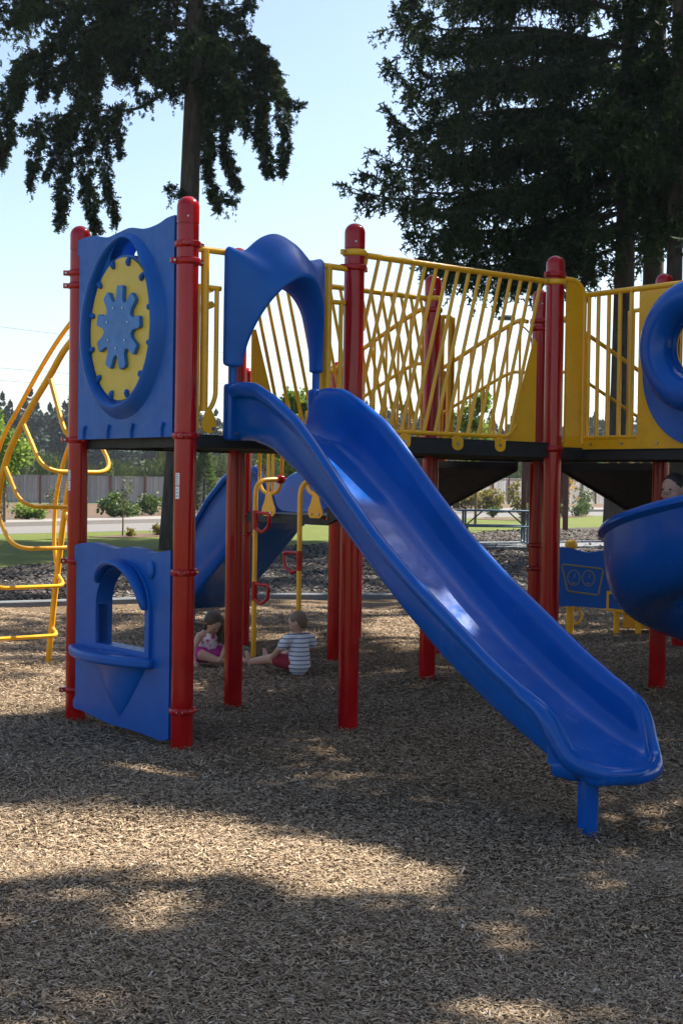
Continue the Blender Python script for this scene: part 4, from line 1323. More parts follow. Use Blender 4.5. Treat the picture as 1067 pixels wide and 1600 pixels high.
# broad-leaved trees, shrubs -----------------------------------------------
def blob_leaves(rng, n, c, rad, size, clumps, flat=.5):
    """leaf quads gathered in clumps through an ellipsoid"""
    cc = rng.normal(size=(clumps,3)); cc = norm(cc)*rng.uniform(.35,.92,(clumps,1))
    idx = rng.integers(0, clumps, n)
    p = cc[idx] + rng.normal(size=(n,3))*.20
    P = np.array(c) + p*np.array(rad)
    D = norm(rng.normal(size=(n,3)) + np.array([0,0,-.3]) + norm(p)*.6)
    N = norm(rng.normal(size=(n,3)) + np.array([0,0,1.0]))
    s = size*rng.uniform(.6,1.3,n)
    tone = np.clip(rng.normal(.45,.2,n) + (rng.random(clumps)[idx]-.5)*.35, 0, 1)
    return kites(P, D, N, s, s*.62), tone

def shrub(name, label, base, blobs, size, n, material, seed, group=None, cat='shrub', stem=None):
    rng = np.random.default_rng(seed)
    t = empty(name, base); tag(t, label, cat, group)
    Q = []; T = []
    for c, r in blobs:
        q, tn = blob_leaves(rng, n, c, r, size, 26)
        q[:,:,2] = np.maximum(q[:,:,2], .01)
        Q.append(q); T.append(tn)
    mb = MB()
    for k in range(7):
        a = 2*PI*k/7; c, r = blobs[k % len(blobs)]
        mb.tube([(0,0,-.05),(c[0]*.5+.3*r[0]*math.cos(a), c[1]*.5+.3*r[1]*math.sin(a), c[2]*.7),(c[0]+.7*r[0]*math.cos(a), c[1]+.7*r[1]*math.sin(a), c[2]+.5*r[2])], [.02,.014,.005], 5)
    mb.build('stem', M['sapbark'], t)
    leaf_object('foliage', np.concatenate(Q), np.concatenate(T), material, t)
    return t

def broad_tree(name, label, base, th, tr, blobs, size, n, material, seed, group=None, stake=False):
    rng = np.random.default_rng(seed)
    t = empty(name, base); tag(t, label, 'tree', group)
    zc = np.mean([c[2] for c, r in blobs])
    limbs = []
    for c, r in blobs:
        limbs.append(([(0,0,th*.7),(c[0]*.4,c[1]*.4,(th+c[2])*.5),(c[0],c[1],c[2]+r[2]*.4)], [tr*.6,tr*.4,tr*.12]))
    trunk_mesh('trunk', [(0,0,-.1),(.01,0,th*.5),(0,.01,th),(0,0,zc)], [tr*1.2,tr,tr*.8,tr*.3], t, M['sapbark'], limbs, 10)
    Q = []; T = []
    for c, r in blobs:
        q, tn = blob_leaves(rng, n, c, r, size, 30)
        Q.append(q); T.append(tn)
    leaf_object('crown', np.concatenate(Q), np.concatenate(T), material, t)
    return t

GT = 'young street trees along the road'
broad_tree('street_tree', 'leafy green street tree at the left edge behind the yellow arch climber', V(-11.5,48.6,0), 1.15, .055,
    [((-.2,0,2.0),(.95,.95,.75)),((-.75,.2,2.9),(.95,.95,.75)),((.25,-.1,2.55),(.75,.8,.65)),((-.6,0,3.5),(.6,.7,.45))], .17, 1000, M['leafgreen'], 71, GT)
broad_tree('street_tree', 'sunlit green tree seen under the blue slide between the deck posts', V(-1.75,46.5,0), 1.3, .07,
    [((0,0,2.4),(1.15,1.1,.9)),((.5,.1,1.55),(.9,.9,.7)),((-.35,0,3.3),(.9,.9,.75)),((.3,0,4.05),(.5,.5,.4)),((.95,.2,2.3),(.7,.7,.8))], .17, 1000, M['leafgreen'], 72, GT)
broad_tree('street_tree', 'bright green tree behind the leaning bars of the bridge railing', V(4.92,52.4,0), 1.6, .05,
    [((0,0,3.1),(.85,.8,1.0)),((.3,.1,2.2),(.7,.7,.6)),((-.35,0,3.9),(.55,.6,.55)),((.2,0,4.6),(.35,.4,.35))], .17, 800, M['leafgreen'], 73, GT)
broad_tree('sapling', 'thin bare-stemmed sapling with sparse pale leaves on the lawn behind the gear panel', V(-5.89,38.4,0), .65, .022,
    [((0,0,.95),(.27,.25,.36)),((.1,0,1.35),(.20,.2,.25))], .085, 95, M['leafgrey'], 74)
broad_tree('sapling', 'orange-leaved sapling by the far fence right of the second deck post', V(13.4,86,0), .8, .04,
    [((0,0,1.3),(.9,.8,.7)),((.1,0,2.4),(.55,.5,.8))], .26, 170, M['leaforange'], 75)
GB = 'shrubs in the planting bed along the fence'
def S3(x, z, rx, rz): return ((x,0,z),(rx,rx,rz))
shrub('leafy_shrub', 'large rounded dark shrub behind the pale sapling, seen between the two front-left posts', V(-9.2,57.6,0), [S3(-.1,.55,.55,.5), S3(.3,.35,.5,.35)], .15, 700, M['leafdark'], 81, GB)
shrub('leafy_shrub', 'rounded dark shrub right of the largest one, seen just left of the gear panel post', V(-8.35,62.5,0), [S3(0,.42,.62,.42)], .15, 800, M['leafdark'], 82, GB)
shrub('leafy_shrub', 'lowest small shrub between the two larger dark shrubs', V(-8.75,59.6,0), [S3(0,.22,.36,.22)], .12, 420, M['leafdark'], 83, GB)
shrub('leafy_shrub', 'pair of low bright shrubs beside the thin street tree trunk at the left', V(-11.7,53.0,0), [S3(-.15,.28,.4,.28), S3(.42,.25,.34,.25)], .13, 500, M['leafgreen'], 84, GB)
shrub('leafy_shrub', 'upright pale shrub with loose stems against the fence left of the leftmost post', V(-13.0,64.5,0), [S3(0,.65,.35,.65)], .12, 260, M['leafgrey'], 85, GB)
shrub('leafy_shrub', 'pale shrub at the left picture edge beyond the street tree', V(-13.0,54.5,0), [S3(-.3,.35,.5,.4)], .14, 380, M['leafgrey'], 86, GB)
shrub('leafy_shrub', 'broad yellowing shrub beyond the picnic table', V(8.6,90,0), [S3(0,.7,1.0,.65), S3(1.0,.6,.8,.6), S3(-1.2,.6,.8,.5)], .24, 700, M['leafyellow'], 87, GB)
shrub('leafy_shrub', 'thin yellow-green shrub beside the brown notice board', V(9.9,80,0), [S3(-.2,1.0,.35,.9), S3(.25,.5,.5,.4)], .2, 260, M['leafyellow'], 88, GB)
shrub('leafy_shrub', 'grey-green shrub beside the orange sapling', V(15.4,90,0), [S3(0,.7,.6,.7)], .22, 340, M['leafgrey'], 89, GB)
shrub('leafy_shrub', 'low sparse yellow shrub nearest the spiral slide', V(19.6,100,0), [S3(0,.5,.9,.5)], .24, 260, M['leafyellow'], 90, GB)
# cone-shaped evergreen
rng = np.random.default_rng(95)
t = empty('cone_evergreen', (-6.72,69.5,0)); tag(t, 'narrow cone-shaped evergreen in the bed just right of the front corner post', 'tree')
n = 2600
z = rng.uniform(.05,1,n)**1.25*3.1; a = rng.uniform(0,2*PI,n); rr_ = (1-z/3.25)*.92*rng.uniform(.45,1.1,n)
P = np.stack([rr_*np.cos(a), rr_*np.sin(a), z], axis=1)
D = np.stack([np.cos(a), np.sin(a), rng.uniform(-.2,.5,n)], axis=1)
leaf_object('crown', sprigs(P, D, np.full(n,.20), rng, 2, .3), np.tile(rng.beta(2,2,n), 5), M['leafdark'], t)
trunk_mesh('trunk', [(0,0,-.1),(0,0,1.5),(0,0,3.0)], [.07,.05,.015], t, M['bark'], (), 8)

GR = 'small clipped round shrubs on the lawn'
for (x, y, r, lab) in ((-5.62,38.0,.14,'small round clipped shrub beside the pale sapling'),(-5.05,39.2,.16,'small round clipped shrub left of the spruce trunk'),
    (10.85,70.0,.34,'left one of the small round clipped shrubs right of the second deck post'),(12.02,72.1,.34,'middle one of the small round clipped shrubs right of the second deck post'),(13.13,77.3,.40,'taller rear one of the small round clipped shrubs right of the second deck post'),
    (7.04,66.4,.30,'small round clipped shrub seen left under the picnic table top'),(8.23,63.6,.32,'small round clipped shrub seen right under the picnic table top')):
    shrub('round_shrub', lab, V(x,y,0), [((0,0,r*.95),(r,r,r))], r*.34, 460, M['leafyellow'] if y < 40 else M['leafdark'], int(abs(x)*100), GR)

# broom thicket behind the fence (one mass)
def thicket():
    rng = np.random.default_rng(101)
    P = []; D = []; S = []
    fx = np.array([p[0] for p in fence_line]); fy = np.array([p[1] for p in fence_line])
    n = 15000
    x = rng.uniform(-58, 50, n)
    y = np.interp(x, fx, fy) + 2.0 + rng.gamma(2., 2.2, n)
    hgt = (2.3 + .9*np.sin(x*.55+1) + .5*np.sin(x*1.7+2)) * (0.80 + .0045*(y-88)) 
    z = hgt*rng.uniform(.25,1.0,n)
    P = np.stack([x,y,z], axis=1)
    D = np.stack([rng.normal(0,.28,n), rng.normal(0,.28,n), np.ones(n)], axis=1)
    q = sprigs(P, D, rng.uniform(.7,1.5,n), rng, 2, .12)
    o = leaf_object('broom_thicket', q, np.tile(np.clip(rng.normal(.45,.22,n),0,1), 5), M['broom'])
    tag(o, 'mass of green broom bushes growing beyond the fence', None, None, 'stuff')
thicket()

def wood():
    rng = np.random.default_rng(102)
    Q = []; T = []
    for k in range(640):
        x = rng.uniform(-80, 100); y = 185 + rng.uniform(0, 55) + .35*x
        h = rng.uniform(8.5, 12.8) + 1.2*math.sin(x*.16); r = h*.20
        n = 330
        z = rng.uniform(.02, 1, n)
        lay = .72 + .28*np.sin(z*h*2.6 + rng.uniform(0, 6))
        a = rng.uniform(0, 2*PI, n); rad = (1-z)**.85*r*lay*rng.uniform(.55,1.1,n)
        P = np.stack([x + rad*np.cos(a), y + rad*np.sin(a), z*h], axis=1)
        D = np.stack([np.cos(a), np.sin(a), np.full(n,-.35)], axis=1)
        D[z > .94] = (0,0,1)
        Q.append(sprigs(P, D, np.full(n, 1.35)*(1.15-z*.6), rng, 1, .55)); T.append(np.tile(np.clip(rng.normal(.45,.22,n) + rng.normal(0,.15),0,1), 3))
    o = leaf_object('distant_wood', np.concatenate(Q), np.concatenate(T), M['farwood'])
    tag(o, 'far-off line of tall conifers on the horizon', None, None, 'stuff')
wood()

# fence --------------------------------------------------------------------
def fence(i0, i1, label, h, rails_front=True):
    pts = [Vector(p) for p in fence_line[i0:i1+1]]
    t = empty('wooden_fence', (pts[0].x, pts[0].y, 0)); o0 = V(pts[0].x, pts[0].y, 0)
    tag(t, label, 'fence', 'wooden fences along the planting bed')
    for a, b in zip(pts[:-1], pts[1:]):
        L = (b-a).length; n = max(1, round(L/2.35)); d = (b-a)/L; nn = V(-d.y, d.x)
        for k in range(n):
            p = a + d*(L*k/n); q = a + d*(L*(k+1)/n)
            mb = MB()
            nb = 15
            for j in range(nb):
                u0 = p.lerp(q, j/nb + .002); u1 = p.lerp(q, (j+1)/nb - .002)
                e = .006*(j % 2)
                c0 = V((u0.x+u1.x)/2 + nn.x*e, (u0.y+u1.y)/2 + nn.y*e, h/2+.05) - o0
                mb.obox(c0, V(d.x,d.y,0)*((u1-u0).length/2), V(nn.x,nn.y,0)*.011, V(0,0,h/2-.04 + rnd.uniform(-.012,.012)))
            c0 = V((p.x+q.x)/2, (p.y+q.y)/2, h+.03) - o0
            mb.obox(c0, V(d.x,d.y,0)*(L/n/2), V(nn.x,nn.y,0)*.05, V(0,0,.022))
            mb.obox(c0 - V(nn.x*.03, nn.y*.03, h-.10), V(d.x,d.y,0)*(L/n/2), V(nn.x,nn.y,0)*.022, V(0,0,.09))
            mb.build('board_panel', M['boards'], t, smooth=False)
            mb = MB()
            mb.obox(V(p.x,p.y,h/2) - o0 - V(nn.x,nn.y,0)*.075, V(d.x,d.y,0)*.055, V(nn.x,nn.y,0)*.055, V(0,0,h/2+.06))
            mb.build('fence_post', M['postwood'], t, smooth=False)
    return t
fence(2, 5, 'grey weathered board fence with brown posts behind the shrubs at the left', 1.70)
fence(5, 8, 'grey board fence behind the yellowing shrubs at the right', 2.05)

# street lamp ----------------------------------------------------------------
M['lampmetal'] = mat('dark_lamp_metal', (.03,.035,.04), .5)
t = empty('street_lamp', (8.0,60.5,0)); tag(t, 'dark street lamp whose flat head shows above the bridge railing', 'street lamp')
MB().tube([(0,0,-.1),(0,0,2),(0,0,7.2)], [.09,.075,.055], 10).build('pole', M['lampmetal'], t)
MB().tube(smooth_path([(0,0,7.0),(-.12,0,7.9),(-.55,0,8.35),(-.85,0,8.53)], 5), .035, 8).build('arm', M['lampmetal'], t)
mb = MB(); mb.box((-1.50,-.18,8.52),(-.78,.18,8.66)); mb.box((-1.30,-.13,8.66),(-.85,.13,8.72))
h = mb.build('lamp_head', M['lampmetal'], t, bevel=.03)

# overhead cables
for i, (a, b, sagz, lab) in enumerate(((V(-32,70,10.9),V(24,78,6.9),.9,'highest overhead cable sloping down to the right behind the arch climber'),
    (V(-32,70,8.2),V(30,80,6.9),1.1,'middle overhead cable crossing the sky behind the gear panel'),(V(-32,72,7.55),V(30,84,6.6),1.0,'lowest overhead cable crossing the sky behind the gear panel'))):
    mb = MB()
    mb.tube([a.lerp(b, k/30) - V(0,0,sagz*4*(k/30)*(1-k/30)) for k in range(31)], .0075, 6)
    tag(mb.build('overhead_cable', M['lampmetal'], None), lab, 'cable', 'overhead cables')

# notice board ----------------------------------------------------------------
t = empty('notice_board', (6.27,48.6,0), R(-6)); tag(t, 'brown wooden notice board on two posts beyond the picnic table', 'notice board')
for x in (-.06,1.35):
    mb = MB(); mb.box((x-.09,-.07,-.1),(x+.09,.07,2.50)); mb.build('board_post', M['brown'], t, bevel=.01)
mb = MB(); mb.box((.035,-.035,.92),(1.255,.035,2.42)); mb.build('board', M['brown'], t, bevel=.008)
mb = MB(); mb.box((.12,-.05,1.02),(1.17,-.037,2.32)); mb.build('frame', M['brown'], t, bevel=.004)
mb = MB(); mb.box((-.2,-.14,2.502),(1.5,.14,2.56)); mb.build('cap', M['brown'], t, bevel=.01)

# picnic table -----------------------------------------------------------------
t = empty('picnic_table', (3.85,35.7,.03), R(2)); tag(t, 'blue-green metal picnic table with attached benches on a concrete pad', 'picnic table')
def slat(x0,x1,y0,y1,z): 
    mb = MB(); mb.box((x0,y0,z-.035),(x1,y1,z)); return mb
slat(-1.0,1.0,-.38,.38,.86).build('table_top', M['bluegreen'], t, bevel=.012)
for y in (-.78,.52): slat(-1.0,1.0,y,y+.26,.48).build('bench_seat', M['bluegreen'], t, bevel=.012)
for x in (-.78,.78):
    mb = MB()
    mb.tube(fillet([(x,-.66,.45),(x,-.62,.04),(x,.62,.04),(x,.66,.45)], .12), .028, 10)
    mb.tube(fillet([(x,-.25,.83),(x,-.25,.06)], .1), .028, 10); mb.tube([(x,.25,.83),(x,.25,.06)], .028, 10)
    mb.tube([(x,-.66,.43),(x,.66,.43)], .022, 8)
    mb.build('leg_frame', M['bluegreen'], t)
    sg = 1 if x < 0 else -1
    MB().tube([(x,0,.43),(x+sg*.45,0,.82)], .018, 8).build('brace', M['bluegreen'], t)

# toddler panel -----------------------------------------------------------------
t = empty('activity_panel', (2.44,14.66,0), R(-14)); tag(t, 'low blue toddler dashboard panel with two dials on yellow posts behind the spiral slide', 'play panel')
M['dial'] = mat('routed_line', (.30,.23,.06), .6)
topw = wavy([(1.25,.84),(.95,.87),(.62,.835),(.30,.855),(.10,.83),(-.10,.872),(-.28,.868)])
pts = [(-.28,.27),(.0,.272),(.45,.255),(.8,.22),(1.25,.20)] + topw
F0 = ((0,0,0),(1,0,0),(0,0,1),(0,-1,0))
pp = MB().prism(pts, [], F0, 0, .05).build('panel', M['blue'], t, bevel=.01)
tr = [(-.14,.70),(-.155,.69),(-.10,.44),(-.08,.425),(.20,.395),(.222,.41),(.262,.645),(.245,.665)]
mb = MB(); mb.tube([(x,-.052,z) for x, z in fillet([V(*p,0) for p in tr], .01)] if False else [(x,-.052,z) for x, z in tr], .0085, 8, closed=True); mb.build('dashboard_outline', M['dial'], pp)
for cx in (-.035,.115):
    mb = MB(); mb.tube([(cx+.062*math.cos(2*PI*k/32),-.051,.565+.078*math.sin(2*PI*k/32)) for k in range(32)], .0045, 6, closed=True)
    mb.tube([(cx,-.052,.565),(cx+.02,-.052,.61)], .004, 6)
    mb.tube([(cx-.02,-.052,.51),(cx+.015,-.052,.51)], .006, 6)
    mb.build('dial', M['dial'], pp)
mb = MB(); mb.tube([(-.075,.05,-.1),(-.075,.05,.86)], .040, 16); mb.lathe([(.04,.86),(.058,.87),(.066,.90),(.058,.935),(.03,.95)], (-.075,.05,0), 16); mb.build('panel_post', M['yellow'], t)
mb = MB(); mb.tube([(1.05,.05,-.1),(1.05,.05,.80)], .040, 16); mb.build('panel_post', M['yellow'], t)
mb = MB(); mb.tube([(-.03+.085*math.sin(a),-.02,.255-.085+.085*math.cos(a)) for a in [PI*k/10 for k in range(11)]], .014, 8); mb.build('handle', M['yellow'], t)
mb = MB(); mb.prism([(.30,.44),(.30,.24),(.55,.21),(.55,.44)], [[(.325,.41),(.525,.41),(.525,.245),(.325,.265)]], F0, .052, .064); mb.build('window_trim', M['yellow'], pp, bevel=.003)
mb = MB(); mb.box((.46,.10,.05),(1.0,.42,.20)); mb.box((.44,.08,.20),(1.02,.44,.235)); mb.build('seat', M['yellow'], t, bevel=.012)
for x in (.40,.62): MB().tube([(x,.02,-.1),(x,.02,.26)], .032, 12).build('leg', M['yellow'], t)

# ================================================================ PEOPLE
def rot2(p, c, ax, ang):
    m_ = Matrix.Rotation(ang, 3, ax)
    return V(*c) + m_ @ (V(*p) - V(*c))

class Flesh:
    """closed pieces that are fused into one continuous skin"""
    def __init__(s): s.mb = MB()
    def limb(s, pts, rad, n=14):
        pts = [V(*p) for p in pts]
        P = [pts[0] - (pts[1]-pts[0]).normalized()*rad[0]*.7] + pts + [pts[-1] + (pts[-1]-pts[-2]).normalized()*rad[-1]*.7]
        s.mb.tube(P, [rad[0]*.55] + list(rad) + [rad[-1]*.5], n); return s
    def ell(s, c, r, R_=None, n=18):
        vs = []; fs = []; m_ = R_ or Matrix.Identity(3)
        for i in range(n+1):
            a = PI*i/n
            for j in range(n):
                b = 2*PI*j/n
                p = m_ @ V(r[0]*math.sin(a)*math.cos(b), r[1]*math.sin(a)*math.sin(b), r[2]*math.cos(a))
                vs.append(V(*c) + p)
        for i in range(n):
            for j in range(n):
                fs.append((i*n+j, i*n+(j+1) % n, (i+1)*n+(j+1) % n, (i+1)*n+j))
        s.mb.add(vs, fs); return s
    def build(s, name, material, parent, voxel=.006, smooth=6):
        o = s.mb.build(name, material, None, angle=0)
        r_ = o.modifiers.new('r', 'REMESH'); r_.mode = 'VOXEL'; r_.voxel_size = voxel
        q = o.modifiers.new('s', 'SMOOTH'); q.factor = .5; q.iterations = smooth
        dg = bpy.context.evaluated_depsgraph_get(); dg.update()
        me = bpy.data.meshes.new_from_object(o.evaluated_get(dg))
        old = o.data; o.modifiers.clear(); o.data = me; bpy.data.meshes.remove(old)
        me.polygons.foreach_set('use_smooth', [True]*len(me.polygons))
        me.materials.clear(); me.materials.append(material)
        o.parent = parent
        return o

M['skin'] = mat('skin', (.50,.29,.20), .5, .4); bsdf(M['skin']).inputs['Subsurface Weight'].default_value = .08
M['hairbrown'] = painted('brown_hair', (.20,.13,.08), .6, .4, bscale=200, bstr=.3)
M['hairlong'] = painted('dark_brown_hair', (.060,.034,.020), .55, .4, bscale=200, bstr=.3)
M['hairdark'] = painted('near_black_hair', (.018,.013,.011), .55, .3, bscale=200, bstr=.3)
M['shorts'] = mat('red_cloth', (.28,.03,.05), .85, .2)
M['magenta'] = mat('magenta_cloth', (.42,.035,.22), .85, .2)
M['redshirt'] = mat('dull_red_cloth', (.25,.05,.045), .85, .2)
M['eye'] = mat('eye', (.02,.015,.012), .2)
M['lip'] = mat('lip', (.36,.14,.12), .5)
m = mat('striped_cloth', (.7,.7,.72), .85, .2)
tc = nd(m, 'ShaderNodeTexCoord'); sx = nd(m, 'ShaderNodeSeparateXYZ'); lk(m, tc.outputs['Object'], sx.inputs[0])
ml = nd(m, 'ShaderNodeMath', operation='MULTIPLY'); lk(m, sx.outputs['Z'], ml.inputs[0]); ml.inputs[1].default_value = 1/.037
fr = nd(m, 'ShaderNodeMath', operation='FRACT'); lk(m, ml.outputs[0], fr.inputs[0])
lk(m, ramp(m, fr.outputs[0], [(0,(.68,.69,.74)),(.70,(.68,.69,.74)),(.74,(.10,.12,.22)),(.94,(.10,.12,.22)),(.98,(.68,.69,.74))]), bsdf(m).inputs['Base Color'])
M['striped'] = m
m = mat('floral_cloth', (.75,.62,.66), .85, .2)
n = noise(m, 26, 2, .4)
lk(m, ramp(m, n, [(.40,(.74,.66,.70)),(.58,(.72,.60,.65)),(.63,(.55,.06,.10)),(.72,(.60,.10,.16))]), bsdf(m).inputs['Base Color'])
M['floral'] = m

def head(fl, c, R_, k=1.0):
    """skull, jaw, nose, ears about head centre c; face looks along local +Y turned by R_"""
    c = V(*c)
    def q(x, y, z): return tuple(c + R_ @ V(x*k, y*k, z*k))
    fl.ell(c, (.070*k,.084*k,.088*k), R_)
    fl.ell(q(0,.022,-.045), (.050*k,.056*k,.052*k), R_)
    fl.ell(q(0,.083,-.012), (.010*k,.014*k,.014*k), R_, 10)
    for sg in (-1,1):
        fl.ell(q(.072*sg,-.005,-.012), (.010*k,.018*k,.026*k), R_, 10)
        fl.ell(q(.038*sg,.052,-.036), (.022*k,.020*k,.024*k), R_, 10)
    return q

def face(parent, q, R_, k=1.0):
    e = MB()
    for sg in (-1,1):
        c = V(*q(.028*sg,.0765,.004))
        f = Flesh(); f.ell(c, (.0095*k,.005*k,.006*k), R_, 10)
        f.mb.build('eye', M['eye'], parent, angle=0)
    f = Flesh(); f.ell(q(0,.079,-.050), (.017*k,.006*k,.005*k), R_, 10)
    f.mb.build('mouth', M['lip'], parent, angle=0)

def hand(fl, w_, d, nrm, side, k=1.0):
    """palm, four unequal bent fingers and a thumb at the end of a forearm"""
    w_, d, nrm = V(*w_), V(*d).normalized(), V(*nrm).normalized()
    t = d.cross(nrm).normalized()
    fl.limb([w_, w_ + d*.030*k], [.016*k,.019*k], 10)
    for i, L in enumerate((.028,.033,.031,.024)):
        b = w_ + d*.040*k + t*((i-1.5)*.0105*k)
        fl.limb([b, b + d*L*.5*k - nrm*.003*k, b + d*L*k - nrm*.012*k], [.0058*k,.0055*k,.0048*k], 8)
    b = w_ + d*.012*k + t*(.018*k*side)
    fl.limb([b, b + d*.016*k + t*.014*k*side, b + d*.032*k + t*.017*k*side - nrm*.006*k], [.0075*k,.0065*k,.0055*k], 8)

def foot(fl, a, d, up, k=1.0):
    a, d, up = V(*a), V(*d).normalized(), V(*up).normalized()
    t = d.cross(up).normalized()
    fl.limb([a - d*.018*k, a + d*.04*k, a + d*.085*k], [.026*k,.025*k,.020*k], 12)
    for i in range(5):
        b = a + d*.098*k + t*((i-2)*.0085*k)
        fl.limb([b, b + d*(.018 - .002*i)*k], [.0058*k,.005*k], 8)

# boy in the striped shirt, sitting with his back to the viewer
p1 = empty('person', (-.325, 11.30, 0), R(32)); p1.scale = (.92,.92,.92); tag(p1, 'seated small boy in a white striped shirt and red shorts, back to the viewer', 'person', None)
f = Flesh()
f.ell((0,0,.085), (.105,.085,.080)); f.limb([(0,0,.09),(0,-.008,.17),(0,.004,.27)], [.084,.078,.082], 18); f.limb([(-.075,.0,.292),(.075,.0,.292)], [.042,.042])
f.limb([(0,.008,.31),(0,.018,.37)], [.036,.032])
Rh = Matrix.Rotation(R(42),3,'Z') @ Matrix.Rotation(R(-16),3,'X')
hq = head(f, (0,.022,.425), Rh, .98)
f.limb([(-.105,0,.288),(-.165,.04,.195),(-.175,.165,.105)], [.036,.030,.023]); hand(f, (-.172,.180,.098), (.1,1,-.35), (0,.2,1), 1)
f.limb([(.105,0,.288),(.172,.03,.200),(.130,.150,.130)], [.036,.030,.023]); hand(f, (.122,.165,.122), (-.5,1,-.3), (0,.2,1), -1)
f.limb([(-.06,.03,.075),(-.165,.20,.095),(-.235,.40,.050)], [.062,.046,.032]); foot(f, (-.245,.425,.040), (-.25,.15,.85), (-.1,-1,.2))
f.limb([(.06,.03,.075),(.02,.23,.115),(-.055,.44,.055)], [.062,.046,.032]); foot(f, (-.062,.465,.045), (-.05,.2,.9), (0,-1,.2))
b1 = f.build('body', M['skin'], p1)
face(b1, hq, Rh, .98)
f = Flesh(); f.limb([(0,-.002,.05),(0,-.004,.09),(0,-.010,.17),(0,.002,.265)], [.105,.100,.090,.090], 20); f.limb([(-.085,.0,.290),(.085,.0,.290)], [.046,.046])
f.limb([(-.10,0,.288),(-.150,.025,.222)], [.047,.046]); f.limb([(.10,0,.288),(.155,.02,.228)], [.047,.046])
f.build('shirt', M['striped'], b1)
f = Flesh(); f.ell((0,.01,.075), (.110,.092,.072)); f.limb([(-.06,.03,.075),(-.135,.155,.095)], [.068,.060]); f.limb([(.06,.03,.075),(.03,.18,.110)], [.068,.060])
f.build('shorts', M['shorts'], b1)
f = Flesh(); f.ell(tuple(V(0,.022,.425) + Rh @ V(0,-.012,.016)), (.0735,.082,.082), Rh)
f.ell(tuple(V(0,.022,.425) + Rh @ V(0,-.030,-.012)), (.066,.058,.062), Rh)
f.build('hair', M['hairbrown'], b1, .006, 3)

# girl crouched over the chips
p2 = empty('person', (-1.105, 11.78, 0), R(207)); tag(p2, 'little girl in a floral top and magenta skirt sitting bent over the wood chips', 'person', None)
f = Flesh()
f.ell((0,0,.08), (.10,.085,.075)); f.limb([(0,.0,.09),(0,.045,.16),(0,.075,.235)], [.078,.068,.070], 18); f.limb([(-.065,.085,.245),(.065,.085,.245)], [.034,.034])
f.limb([(0,.095,.25),(0,.118,.295)], [.032,.029])
Rg = Matrix.Rotation(R(14),3,'Z') @ Matrix.Rotation(R(-48),3,'X')
gq = head(f, (-.005,.140,.345), Rg, .98)
f.limb([(.088,.080,.238),(.142,.095,.135),(.150,.125,.045)], [.031,.026,.021]); hand(f, (.150,.133,.032), (.1,.8,-.5), (0,.5,1), -1, .9)
f.limb([(-.088,.080,.238),(-.128,.130,.150),(-.06,.205,.075)], [.031,.026,.021]); hand(f, (-.048,.215,.066), (.7,.6,-.3), (0,.3,1), 1, .9)
f.limb([(.055,.02,.07),(.10,.17,.085),(.00,.215,.045)], [.058,.044,.032]); foot(f, (-.025,.225,.035), (-1,.1,0), (0,.2,1), .9)
f.limb([(-.055,.02,.07),(-.19,.12,.10),(-.215,.225,.045)], [.058,.044,.032]); foot(f, (-.22,.245,.035), (-.3,1,0), (0,0,1), .9)
b2 = f.build('body', M['skin'], p2)
face(b2, gq, Rg, .98)
f = Flesh(); f.limb([(0,.0,.085),(0,.045,.16),(0,.075,.228)], [.090,.076,.076], 18)
for sg in (-1,1): f.limb([(.045*sg,.11,.25),(.05*sg,.075,.275),(.05*sg,.04,.25)], [.013,.013,.013], 8)
f.build('top', M['floral'], b2)
f = Flesh(); f.ell((0,.01,.070), (.125,.11,.070)); f.limb([(.055,.02,.07),(.095,.14,.085)], [.070,.062]); f.limb([(-.055,.02,.07),(-.15,.10,.095)], [.070,.062]); f.ell((-.03,.10,.075), (.10,.075,.05))
f.build('skirt', M['magenta'], b2)
f = Flesh(); hc = V(-.005,.140,.345)
f.ell(tuple(hc + Rg @ V(0,-.012,.014)), (.0745,.083,.082), Rg)
f.limb([hc + Rg @ V(-.055,-.02,.03), hc + V(-.078,.02,-.07), hc + V(-.085,.02,-.17)], [.036,.034,.018]); f.limb([hc + Rg @ V(-.03,-.07,.0), hc + V(-.05,-.05,-.09), hc + V(-.065,-.03,-.16)], [.044,.036,.020])
f.limb([hc + Rg @ V(.05,-.03,.02), hc + V(.070,-.01,-.05)], [.030,.020]); f.limb([hc + Rg @ V(-.045,.03,.06), hc + V(-.066,.075,-.02), hc + V(-.072,.07,-.09)], [.026,.022,.012])
f.build('hair', M['hairlong'], b2, .006, 3)

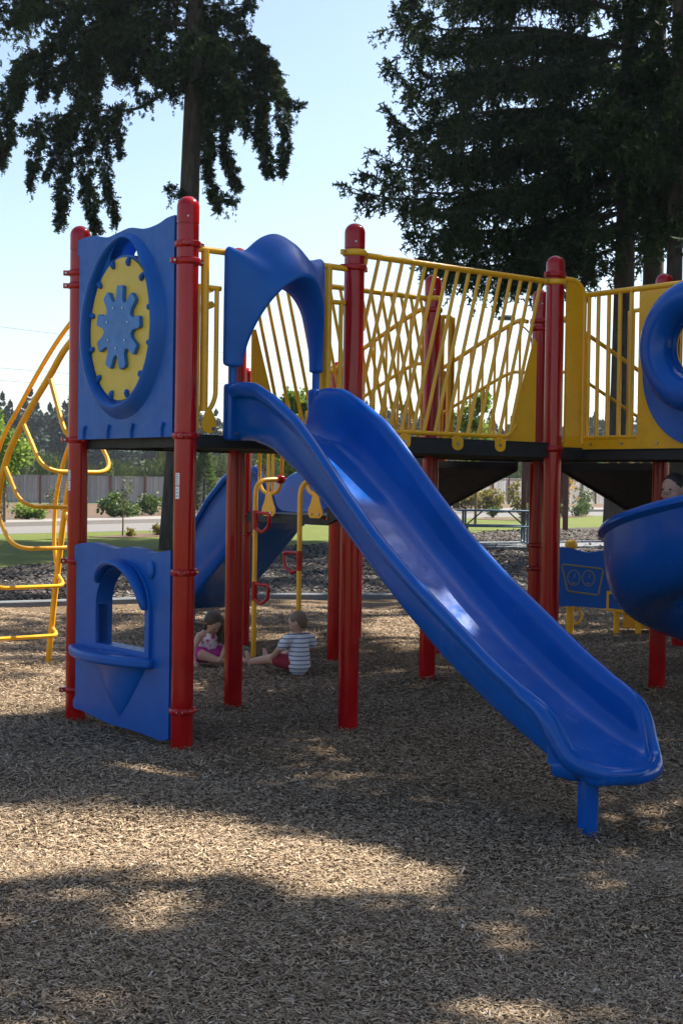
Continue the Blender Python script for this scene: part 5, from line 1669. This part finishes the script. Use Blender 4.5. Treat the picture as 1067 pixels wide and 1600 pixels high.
# older boy standing in the spiral slide, only his head above the rim
cs = math.cos(YAW); sn = math.sin(YAW)
th = R(86); lx, ly = SCX + .50*math.cos(th) - .035, SCY + .50*math.sin(th)
p3 = empty('person', (OX + lx*cs - ly*sn, OY + lx*sn + ly*cs, spiral_rim(86)-.472), R(118)); p3.scale = (.89,.89,.89); tag(p3, 'dark-haired boy whose head shows above the rim of the blue spiral slide', 'person', None)
f = Flesh()
f.ell((0,0,.56), (.105,.080,.09)); f.limb([(0,0,.56),(0,.0,.68),(0,.0,.80)], [.088,.084,.090], 18); f.limb([(-.095,0,.845),(.095,0,.845)], [.042,.042]); f.limb([(0,0,.86),(0,.008,.93)], [.038,.035])
Rb = Matrix.Rotation(R(14),3,'Z') @ Matrix.Rotation(R(-8),3,'X')
bq = head(f, (0,.015,1.005), Rb, 1.16)
f.limb([(.115,0,.84),(.175,.06,.70),(.16,.20,.62)], [.037,.031,.024]); hand(f, (.158,.215,.612), (0,1,-.3), (0,.3,1), -1, 1.1)
f.limb([(-.115,0,.84),(-.175,.06,.70),(-.16,.20,.62)], [.037,.031,.024]); hand(f, (-.158,.215,.612), (0,1,-.3), (0,.3,1), 1, 1.1)
for sg in (-1,1):
    f.limb([(.055*sg,0,.54),(.06*sg,.035,.30),(.065*sg,0,.06)], [.070,.050,.034]); foot(f, (.065*sg,.015,.032), (0,1,0), (0,0,1), 1.1)
b3 = f.build('body', M['skin'], p3)
face(b3, bq, Rb, 1.16)
f = Flesh(); f.limb([(0,0,.50),(0,0,.58),(0,.0,.68),(0,.0,.80)], [.108,.104,.096,.098], 18); f.limb([(-.10,0,.845),(.10,0,.845)], [.047,.047]); f.limb([(.11,0,.84),(.155,.03,.76)], [.048,.048]); f.limb([(-.11,0,.84),(-.155,.03,.76)], [.048,.048])
f.build('shirt', M['redshirt'], b3)
f = Flesh(); f.ell((0,0,.53), (.112,.088,.085))
for sg in (-1,1): f.limb([(.057*sg,0,.52),(.06*sg,.03,.33)], [.078,.068])
f.build('shorts', M['black'], b3)
f = Flesh(); f.ell(tuple(V(0,.015,1.005) + Rb @ V(0,-.014,.022)), (.086,.096,.092), Rb); f.ell(tuple(V(0,.015,1.005) + Rb @ V(0,-.036,-.012)), (.076,.066,.072), Rb)
f.build('hair', M['hairdark'], b3, .006, 3)

# thin summer haze
m = bpy.data.materials.new('haze'); m.use_nodes = True
nt_ = m.node_tree; nt_.nodes.remove(nt_.nodes['Principled BSDF'])
pv = nt_.nodes.new('ShaderNodeVolumePrincipled')
pv.inputs['Color'].default_value = (.80,.88,1.0,1); pv.inputs['Density'].default_value = .00025; pv.inputs['Anisotropy'].default_value = .2
nt_.links.new(pv.outputs['Volume'], nt_.nodes['Material Output'].inputs['Volume'])
M['haze'] = m
mb = MB(); mb.box((-950,-950,-1.1),(950,1450,40))
hz = mb.build('haze', m, smooth=False); tag(hz, kind='stuff'); hz['label'] = 'thin pale haze in the air over the park'
